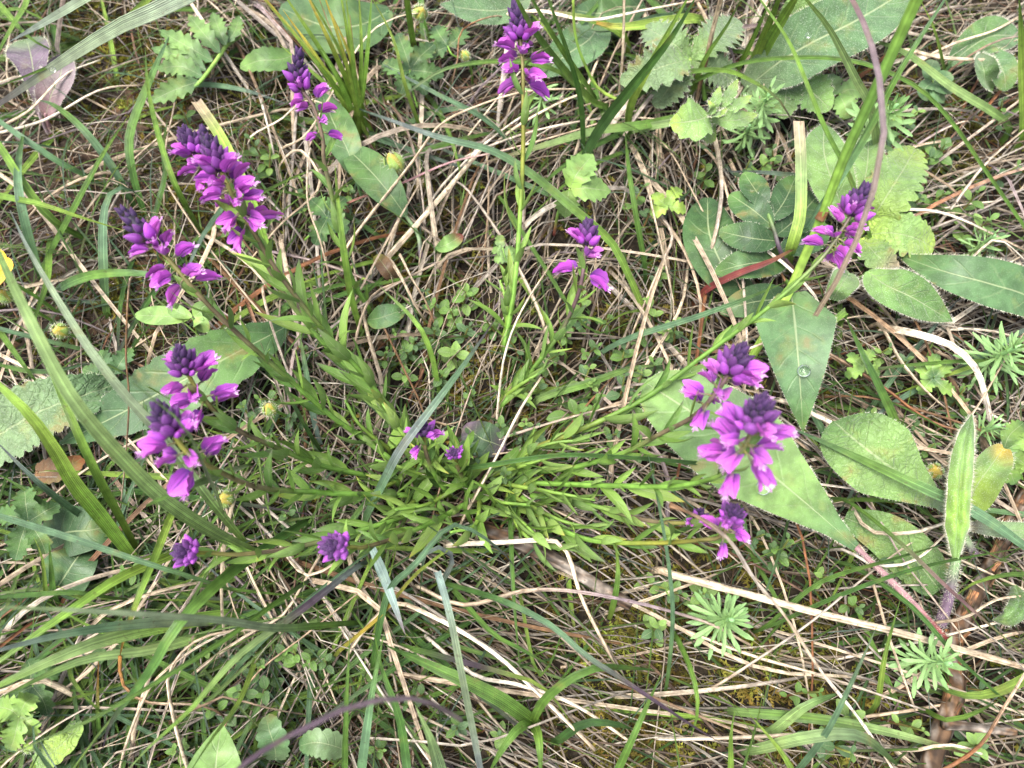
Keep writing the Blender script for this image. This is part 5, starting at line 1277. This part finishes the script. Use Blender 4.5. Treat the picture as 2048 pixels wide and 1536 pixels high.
compound("clover-like leaf of small rounded leaflets beside the drop of water", "1870,215,0", "1865,180,8 1866,160,10", 3, "herb>herb",
         [("1866,160,10 1862,140,12 1868,120,9", 17), ("1867,162,10 1885,155,11 1905,150,8", 15), ("1867,165,10 1885,172,11 1905,180,7", 15), ("1864,165,10 1850,178,10 1858,198,6", 15), ("1865,167,10 1878,188,9 1890,200,5", 14)], "leafblue>leafblue>leafgrey", 15, prof='wide', mat='leaf', camber=.15, nveins=4, m=8)
compound("small pale cut leaf beside the last dry hoop of straw", "1745,765,0", "1735,745,5 1728,735,7", 3, "herb>herb",
         ["1728,735,7 1710,720,8 1700,705,6", "1729,734,7 1735,715,9 1745,700,7", "1728,737,7 1705,745,8 1690,752,5", "1730,737,7 1745,740,8 1760,748,5"], "leafpale>herbpale>leaf", 12, mat='leaf', camber=.3, nveins=5, teeth=4, tamp=0.40, m=8)
compound("toothed dark leaf in deep shade beside the bright upright blade", "610,480,0", "640,450,5 655,435,7", 4, "herb>herb",
         [("655,435,7 640,415,8 622,400,5", 20), ("656,435,7 675,445,8 690,470,5", 20), ("654,437,7 640,462,8 630,490,4", 20), ("656,434,7 668,412,8 690,395,5", 18)], "leafdark>leaf>leafdark", 20, mat='leaf', camber=.3, nveins=7, teeth=5, tamp=0.32, m=8)
compound("pale burnet leaf with tiny scalloped leaflets on straw", "1025,545,0", "1012,520,5 1005,495,7", 3, "herb>herb",
         [("1005,495,7 1000,482,8 1002,470,6", 9), ("1008,505,6 995,500,7 985,498,5", 9), ("1008,505,6 1020,500,7 1030,498,5", 9), ("1012,518,5 1000,516,6 988,518,4", 10), ("1012,518,5 1025,516,6 1036,518,4", 10)], "leafgrey>leafpale>leafpale", 9, prof='wide', mat='leaf', camber=.2, nveins=4, teeth=4, style='cren', tamp=0.32, m=8)
compound("tiny yellow-green herb with lobed leaves below the straw hoop", "1355,450,0", "1345,425,5 1335,410,7", 3, "herb>herb",
         [("1335,410,7 1320,400,8 1310,385,5", 13), ("1336,410,7 1345,390,9 1362,378,6", 13), ("1335,412,7 1318,420,7 1300,428,4", 13), ("1338,413,7 1358,415,8 1372,422,5", 12)], "herbpale>lime>herbpale", 12, mat='leaf', camber=.3, nveins=5, teeth=4, tamp=0.32, m=8)

# ------------------------------------------------------------------ creeping thyme sprigs (opposite oval leaves)
TH_LEAF = []
for a, b_ in (('leafdark', 'herb'), ('leafdark', 'leaf'), ('leaf', 'herb'), ('leaf', 'herbpale'), ('leafdark', 'leafblue')):
    mb = MB()
    pts = [Vector((t, 0, .16 * math.sin(math.pi * t * .8))) for t in [i / 9 for i in range(10)]]
    leafsurf(mb, pts, lambda t: (.05 if t < .06 else .29 * max(.05, math.sin(math.pi * min(1, (t - .04) / .97)) ** .75)), Vector((0, 0, 1)), lambda t, s_, a=a, b_=b_: mixc(C[a], C[b_], .5 + .3 * abs(s_)), m=6, camber=.22, thick=.04, nveins=5)
    TH_LEAF.append(mb.mesh("leaf", "leaf"))
def thyme(px, py, r, label, group, pairs=4):
    """r = radius of the sprig in photo pixels"""
    g = P(px, py, 0); g.z = soil_z(g.x, g.y) - .0006
    top = P(px, py, U(3, 9)); top.x += U(-.001, .001); top.y += U(-.001, .001)
    g = Vector((top.x + U(-.005, .005), top.y + U(-.005, .005), soil_z(top.x, top.y) - .0006))
    if group: label = f"{'big' if r > 33 else 'little' if r < 25 else 'middling'} {label.split(' sprig')[0]} sprig near {near(px, py)}"; group = label.replace(' sprig near', ' sprigs near')
    root = thing("thyme_sprig", label, "herb", g, group)
    pts = catmull([g, g.lerp(top, .5) + Vector((U(-.001, .001), U(-.001, .001), .0006)), top], 8)
    mb = MB(); tube(mb, pts, [.00042 - .00016 * i / 8 for i in range(9)], lambda t: mixc(C['red'], C['herb'], t * .7), sides=5)
    part(mb, "stem", "stem", root)
    L0 = r * mpp(top); T = tangents(pts); rot = U(0, 6.283); kind = random.randrange(5)
    axis_ = (T[-1] + Vector((0, 0, 1.2)) + (CAM - top).normalized() * .4).normalized()
    for j in range(pairs):
        f = 1 - j / max(pairs, 1)
        p = pts[max(1, 8 - j * 2)]
        sz = L0 * (.5 if j == 0 else .85 if j == 1 else 1.0) * U(.8, 1.15)
        for s_ in (0, 1):
            q = Quaternion(axis_, rot + j * math.pi / 2 + s_ * math.pi + U(-.2, .2)) @ axis_.orthogonal().normalized()
            d = (q + axis_ * (.55 if j == 0 else .22 if j == 1 else .0)).normalized()
            link("leaf", TH_LEAF[(kind + (R() < .25)) % 5], root, frame(p - root.location, d, axis_) @ Matrix.Diagonal((sz, sz * U(.9, 1.15), sz, 1)))
    return root
rnd_th = [(U(780, 1350), U(580, 900), U(18, 30)) for k in range(26)]
TH = rnd_th + [(868, 613, 34), (930, 582, 36), (933, 650, 30), (871, 654, 32), (916, 698, 40), (789, 661, 26), (813, 698, 24), (810, 749, 26), (885, 746, 30), (1155, 818, 46), (1179, 732, 36), (1244, 705, 44), (1288, 664, 30), (1244, 753, 32), (1309, 719, 30),
      (1066, 862, 34), (1001, 852, 30), (1015, 948, 30), (1179, 637, 22), (1215, 640, 20), (1200, 690, 24), (1285, 745, 26), (1120, 770, 24), (1330, 660, 24), (1060, 790, 22), (845, 580, 24), (900, 620, 24), (770, 700, 22), (1270, 790, 24), (1340, 750, 22)]
for x, y, r in TH: thyme(x, y, r, "creeping thyme sprig with small oval leaves near the milkwort's heart", "thyme sprigs round the milkwort's heart")
for x, y, r in [(482, 814, 30), (520, 800, 24), (545, 880, 24), (560, 770, 22), (500, 860, 20), (575, 830, 20), (430, 740, 22), (610, 700, 20)]:
    thyme(x, y, r, "shaded thyme sprig between the leafy milkwort stems", "thyme sprigs between the leafy stems")
for x, y, r in [(560, 1308, 40), (591, 1291, 30), (523, 1394, 40), (478, 1387, 38), (407, 1428, 44), (564, 1028, 22), (520, 1340, 28), (610, 1330, 28), (350, 1500, 28), (240, 1140, 26), (655, 1310, 26), (440, 1500, 26), (380, 1290, 24)]:
    thyme(x, y, r, "oval-leaved thyme sprig under the meadow grass blades", "thyme sprigs under the grass")
thyme(205, 1318, 46, "pale wavy-leaved herb sprig under the slanting grass bundle", None, 4)
for x, y, r in [(1550, 1090, 32), (1529, 1072, 26), (1577, 1080, 30), (1406, 1189, 36), (1370, 1185, 30), (1329, 1182, 36), (1319, 1257, 36), (1806, 1134, 38), (1660, 1150, 26), (1720, 1210, 26)]:
    thyme(x, y, r, "thyme sprig on the straw around the last small spike", "thyme sprigs by the last small spike")
for x, y, r in [(1710, 1428, 42), (1703, 1500, 40), (1963, 1503, 40), (1854, 1462, 26), (1990, 1380, 26), (1640, 1385, 22)]:
    thyme(x, y, r, "thyme sprig among moss and straw beside the woody twig", "thyme sprigs beside the twig")
for x, y, r in [(909, 1462, 30), (1000, 1480, 26), (815, 1410, 26), (760, 1500, 22)]:
    thyme(x, y, r, "thyme sprig at the edge of the spreading grass rosette", "thyme sprigs by the grass rosette")
for x, y, r in [(1816, 719, 30), (1926, 801, 30), (1833, 849, 34), (1870, 890, 30), (1900, 745, 24), (1780, 700, 22), (1930, 770, 22), (1750, 830, 22), (1990, 760, 22)]:
    thyme(x, y, r, "fresh thyme sprig near the bleached half-hoop straw", "thyme sprigs by the half-hoop straw")
for x, y, r in [(1861, 318, 36), (1891, 290, 30), (1840, 225, 30), (1963, 386, 36), (1980, 444, 34), (1990, 468, 30), (1890, 390, 24), (1840, 400, 24), (2030, 330, 26), (2010, 200, 22)]:
    thyme(x, y, r, "heart-shaped thyme sprig near the scalloped leaves", "thyme sprigs by the scalloped leaves")
for x, y, r in [(1546, 297, 30), (1539, 325, 28), (1416, 325, 28), (1500, 320, 22), (1290, 375, 26), (1310, 400, 24), (1330, 540, 22), (1180, 250, 20)]:
    thyme(x, y, r, "straw-bound thyme sprig in the straw below the toothed rosette", "thyme sprigs below the toothed rosette")
for x, y, r in [(360, 215, 26), (500, 280, 24), (540, 300, 24), (440, 460, 26), (120, 380, 20), (700, 380, 20), (600, 360, 22), (460, 390, 22)]:
    thyme(x, y, r, "dull thyme sprig on soil near the twin-headed spike", "thyme sprigs on the bare soil")

# ------------------------------------------------------------------ feathery spurge shoots
SP_LEAF = []
for k in range(3):
    mb = MB()
    bend = (-.25, .05, .3)[k]
    pts = [Vector((t, 0, bend * t * t)) for t in [i / 6 for i in range(7)]]
    leafsurf(mb, pts, lambda t: .062 * (.45 + .75 * t) * (1 - max(0, (t - .86) / .14) ** 2 * .7), Vector((0, 0, 1)), lambda t, s_: mixc(C['spurge'], mixc(C['spurge'], C['lime'], .6), .3 + .4 * (1 - t)), m=2, camber=.35, thick=.03, nveins=1)
    SP_LEAF.append(mb.mesh("leaf", "leaf"))
def spurge(px, py, r, h, label, group=None, n=60, lean=(0, 0)):
    top = P(px, py, h)
    g = Vector((top.x + lean[0], top.y + lean[1], 0)); g.z = soil_z(g.x, g.y) - .001
    root = thing("spurge_shoot", label, "herb", g, group)
    pts = catmull([g, g.lerp(top, .55) + Vector((0, .001, 0)), top], 12); T = tangents(pts)
    mb = MB(); tube(mb, pts, [.0009 - .0003 * i / 12 for i in range(13)], lambda t: mixc(C['olive'], C['spurge'], t), sides=6); part(mb, "stem", "stem", root)
    L0 = r * mpp(top)
    ax = (T[-1] + (CAM - top).normalized() * .4 + Vector((U(-.45, .45), U(-.45, .45), 0))).normalized()
    for k in range(n):
        f = (k + .5) / n                      # 0 = lowest
        p = pts[int(12 * (.45 + .55 * f))]
        q = Quaternion(ax, k * GA) @ ax.orthogonal().normalized()
        el = -.25 + 1.5 * f ** 2.2
        d = (q * math.cos(el) + ax * math.sin(el)).normalized()
        sz = L0 * (1.05 - .6 * f ** 3) * U(.7, 1.15)
        link("leaf", random.choice(SP_LEAF), root, frame(p - root.location, d, ax) @ Matrix.Diagonal((sz, sz * U(.9, 1.2), sz, 1)))
    return root
spurge(1465, 1240, 70, 16, "feathery pale green spurge shoot like a star, over the thickest dry stem")
spurge(1902, 1328, 62, 20, "star-shaped spurge shoot growing in front of the woody twig")
spurge(1795, 208, 66, 24, "feathery spurge shoot behind the thick light green stem", lean=(0, .004))
spurge(1540, 185, 56, 22, "feathery spurge shoot beside the toothed leaf rosette", lean=(0, .004))
spurge(1500, 250, 46, 10, "spurge shoot with a few yellowed leaves hanging below the toothed rosette", lean=(.002, .003), n=26)
spurge(2040, 690, 66, 22, "feathery spurge shoot beside thin grey straw")
spurge(2000, 850, 44, 16, "young spurge shoot near the rolled furry leaf", n=34)
spurge(1990, 470, 40, 12, "small ragged spurge shoot by the long smooth lance leaf", n=26)
spurge(1085, 165, 40, 14, "slender spurge shoot behind the solitary upright spike", n=26)
spurge(1560, 440, 26, 12, "tiny spurge sprig by the pinnate leaf's stalk", n=18)

# ------------------------------------------------------------------ buds, yellow flower, twig, drops, shaggy tuft
def round_bud(px, py, h, r, label, cols=('lime', 'yellow'), hairs=120):
    c = P(px, py, h); g = Vector((c.x + .002, c.y + .003, 0)); g.z = soil_z(g.x, g.y) - .001
    root = thing("flower_bud", label, "bud", g)
    L_ = r * mpp(c)
    mb = MB(); tube(mb, catmull([g, g.lerp(c, .6) + Vector((.001, 0, 0)), c], 8), [.0005] * 9, lambda t: C['herb'], sides=5); part(mb, "stem", "stem", root)
    ax = ((CAM - c).normalized() * .4 + Vector((U(-.6, .6), U(-.3, .6), .5))).normalized()
    mb = MB()
    pts = [c + ax * (L_ * (2 * t - 1)) for t in [i / 8 for i in range(9)]]
    tube(mb, pts, [L_ * (.12, .55, .78, .86, .84, .72, .52, .28, .05)[i] for i in range(9)], lambda t: mixc(C[cols[0]], C[cols[1]], t), sides=9); part(mb, "bud", "fuzzy_leaf", root)
    for k in range(5):
        q = Quaternion(ax, k * 1.2566 + .4) @ ax.orthogonal().normalized()
        mb = MB(); s0 = c - ax * L_ * .85
        sp = catmull([s0, c + q * L_ * .92 - ax * L_ * .1, c + q * L_ * .5 + ax * L_ * .95], 8)
        leafsurf(mb, sp, lambda t: max(.06, math.sin(math.pi * min(1, .1 + .88 * t)) ** .8) * L_ * .42, q, lambda t, s_: mixc(C['leafpale'], C['lime'], t), m=4, camber=-.3, nveins=1)
        part(mb, "sepal", "fuzzy_leaf", root)
    hb = MB()
    for k in range(hairs):
        d = Vector((random.gauss(0, 1), random.gauss(0, 1), random.gauss(0, 1))).normalized(); hair(hb, c + d * L_ * .85, d * L_ * U(.25, .6))
    part(hb, "bud_hairs", "hair", root, kind="stuff")
round_bud(840, 26, 14, 17, "hairy yellow-green round bud beside the single bright shoot")
round_bud(788, 327, 10, 24, "plump hairy yellow-green bud above the pale-ribbed lance leaf")
round_bud(930, 112, 8, 12, "small green bud in the straw behind the solitary spike")
round_bud(540, 818, 14, 17, "green pointed bud hanging between leafy milkwort stems")
round_bud(120, 662, 12, 18, "greenish hairy bud behind the greyish parallel blade")
round_bud(450, 998, 8, 20, "yellowish round bud below the overlapping spikes")
round_bud(10, 592, 24, 17, "green-yellow bud beneath the yellow flower")
round_bud(1870, 942, 12, 18, "yellow opening bud beside the quilted oval leaf", cols=('yellow', 'yellow'))
round_bud(60, 1492, 8, 16, "pale green bud in the turf beside the yellowing leaf", cols=('leafpale', 'lime'))
# yellow flower at the meadow's edge
c0 = P(-14, 548, 30); g = Vector((c0.x, c0.y + .004, 0)); g.z = soil_z(g.x, g.y) - .001
root = thing("yellow_flower", "bright yellow five-petalled flower beside a greenish bud", "wildflower", g)
mb = MB(); tube(mb, catmull([g, g.lerp(c0, .6) + Vector((.002, 0, 0)), c0], 8), [.0006] * 9, lambda t: C['herb'], sides=6); part(mb, "stem", "stem", root)
for k in range(5):
    a = k * 1.2566 + .2; q = Vector((math.cos(a), math.sin(a), .25)).normalized()
    mb = MB(); leafsurf(mb, catmull([c0, c0 + q * .0035, c0 + q * .0072 + Vector((0, 0, .0006))], 10), lambda t: .0036 * max(.08, math.sin(math.pi * min(1, .05 + .9 * t ** 1.3)) ** .6), Vector((0, 0, 1)), lambda t, s_: (.85, .52, .02), m=6, camber=.2, nveins=0)
    part(mb, "petal", "fuzzy_leaf", root)
mb = MB(); tube(mb, [c0 - Vector((0, 0, .0004)), c0 + Vector((0, 0, .0008)), c0 + Vector((0, 0, .0016))], [.0014, .0017, .0006], lambda t: (.6, .32, .02), sides=8); part(mb, "flower_centre", "fuzzy_leaf", root)

# woody twig with flaking red bark
def wood(tr, w0, w1, keys, name, root, lump=.22, n=40, sides=12):
    pts = catmull(trace(tr), n); W = mpp(pts[n // 2]) * .5
    T = tangents(pts); mb = MB(); ref = Vector((0, 0, 1)); b0 = len(mb.v)
    for i, p in enumerate(pts):
        S_ = T[i].cross(ref).normalized(); N_ = S_.cross(T[i]); t = i / n
        r = W * (w0 + (w1 - w0) * t)
        for k in range(sides):
            a = 2 * math.pi * k / sides
            nz = mnoise.noise(Vector((p.x * 160 + math.cos(a) * 1.6, p.y * 160 + math.sin(a) * 1.6, 5 + p.z * 90)))
            nz2 = mnoise.noise(Vector((p.x * 600 + math.cos(a) * 4, p.y * 600, math.sin(a) * 4)))
            c = mixc(scl(ramp(keys, t), .75), scl(C['ash'], .6) if nz2 > .15 else C['umber'], min(.85, abs(nz2) * 2.2))
            mb.add(p + (S_ * math.cos(a) + N_ * math.sin(a)) * (r * (1 + lump * nz + .1 * nz2)), c, (k / sides, t, 0))
    for i in range(n):
        for k in range(sides):
            k2 = (k + 1) % sides; a = b0 + i * sides
            mb.f.append((a + k, a + k2, a + sides + k2, a + sides + k))
    mb.f.append(tuple(b0 + k for k in range(sides - 1, -1, -1))); mb.f.append(tuple(b0 + n * sides + k for k in range(sides)))
    part(mb, name, "bark", root); return pts, W
b_ = P(1905, 1300, 0)
root = thing("woody_twig", "reddish brown woody twig with flaking bark, lying beside the star-shaped spurge", "twig", b_)
tp, W = wood("1845,1600,-5 1862,1530,-4 1880,1470,-3 1905,1400,-2 1910,1350,-4 1905,1290,-3 1940,1212,-2 1985,1120,-1 2035,1020,1 2080,950,2", 38, 30, ["umber", "umber", "brown", "rust", "umber", "umber", "brown", "umber"], "branch", root)
wood("1885,1448,3 1930,1452,3 1975,1458,3 2030,1465,1", 22, 14, ["umber", "ash", "brown"], "side_branch", root, n=18, sides=9)
for k in range(22):
    i = random.randrange(10, 37); p = tp[i]; t = (tp[min(40, i + 1)] - tp[i - 1]).normalized()
    q = Quaternion(t, U(-1.3, 1.3)) @ Vector((0, 0, 1)); q = (q - t * q.dot(t)).normalized()
    mb = MB(); L_ = U(.002, .006); o = p + q * W * 33 * 1.02
    leafsurf(mb, [o - t * L_ * .5 + q * .0001, o + q * .0002, o + t * L_ * .5 + q * U(.0004, .0013)], lambda s_: L_ * .2, q, lambda t_, s_: scl(C[random.choice(['rust', 'brown', 'umber'])], U(.7, 1.15)), m=3, camber=-.4, nveins=0, thick=.0003)
    part(mb, "bark_flake", "bark", root)
b_ = P(1180, 1160, 0)
root = thing("dark_twig", "dark weathered twig half buried under pale bent straw", "twig", b_)
wood("960,1060,1 1050,1090,2 1130,1130,3 1200,1175,2 1260,1210,0", 34, 24, ["umber", "umber", "ash", "umber"], "branch", root, n=24)

# shaggy brown tuft of old fibres
b_ = P(760, 1500, 0); b_.z = soil_z(b_.x, b_.y)
root = thing("fibre_tuft", "shaggy brown tuft of old grass fibres", "tuft", b_)
mb = MB()
for k in range(420):
    a = P(U(660, 830), U(1450, 1600), 0); a.z = soil_z(a.x, a.y)
    d = Vector((U(-1, 1), U(-.2, 1), U(.1, .5))).normalized() * U(.006, .018)
    c = scl(C[random.choice(['brown', 'tan', 'umber', 'rust', 'ash'])], U(.5, .9))
    tube(mb, [a, a + d * .5 + Vector((U(-.001, .001), U(-.001, .001), .001)), a + d], [.00012, .0001, .00005], lambda t: c, sides=3)
part(mb, "fibres", "straw", root, kind="stuff")

# drops of water
def drop(px, py, h, r, label):
    c = P(px, py, h); mb = MB(); R_ = r * mpp(c)
    n, s_ = 8, 12
    up = (CAM - c).normalized()
    for i in range(n + 1):
        a = math.pi * i / n
        for k in range(s_):
            b2 = 2 * math.pi * k / s_; q = Quaternion(up, b2) @ up.orthogonal().normalized()
            mb.add(c + (q * math.sin(a) + up * math.cos(a) * .8) * R_ * (1 if 0 < i < n else .999), (1, 1, 1))
    for i in range(n):
        for k in range(s_):
            k2 = (k + 1) % s_
            mb.f.append((i * s_ + k, (i + 1) * s_ + k, (i + 1) * s_ + k2, i * s_ + k2))
    solo(mb, "water_drop", "water", c, label, "water drop")
drop(105, 139, 55, 6, "clear drop of water on the wide slate-grey blade")
drop(1617, 70, 26, 6, "clear drop of water on the large downy lance leaf")
drop(1886, 163, 6, 6, "clear drop of water at the fine upright blade's foot")
drop(1526, 976, 23, 15, "flat pool of water on the large pale lance leaf")
drop(1608, 742, 16.5, 13, "thin smear of water on the big pointed green leaf")
drop(1222, 228, 12, 6, "clear drop of water on the broad dark slanting blade")
# out-of-focus dark blade arching close above the turf
blade("300,1700,0 420,1600,60 480,1535,84 560,1482,92 640,1442,95 700,1414,96 790,1396,94 860,1406,88 925,1442,78", 10, "brown>mauve>mauve>purple>mauve", "blurred purple-grey blade bowed close over the front turf", prof='even', fold=.3)

# straws and blades that lie over the twig
S("1860,1360,3 1900,1385,9 1950,1400,9 2010,1430,2", 9, "straw>cream>tan", "short pale straw lying across the flaking twig below the spurge")
S("1870,1245,2 1930,1235,10 1990,1200,11 2060,1190,3", 8, "tan>straw>tan", "tan straw lying across the flaking twig above the spurge")
S("1830,1500,2 1880,1490,8 1930,1495,8 1990,1520,1", 9, "ash>straw>ash", "ashen straw lying across the twig's lower end")
B("1850,1420,0 1890,1440,10 1940,1430,12 2000,1400,4", 8, "green>bright>green", "small green blade curving over the flaking twig")
B("2060,1150,2 2010,1150,12 1950,1165,12 1900,1200,3", 8, "green>green>lime", "thin green blade crossing the upper end of the flaking twig")
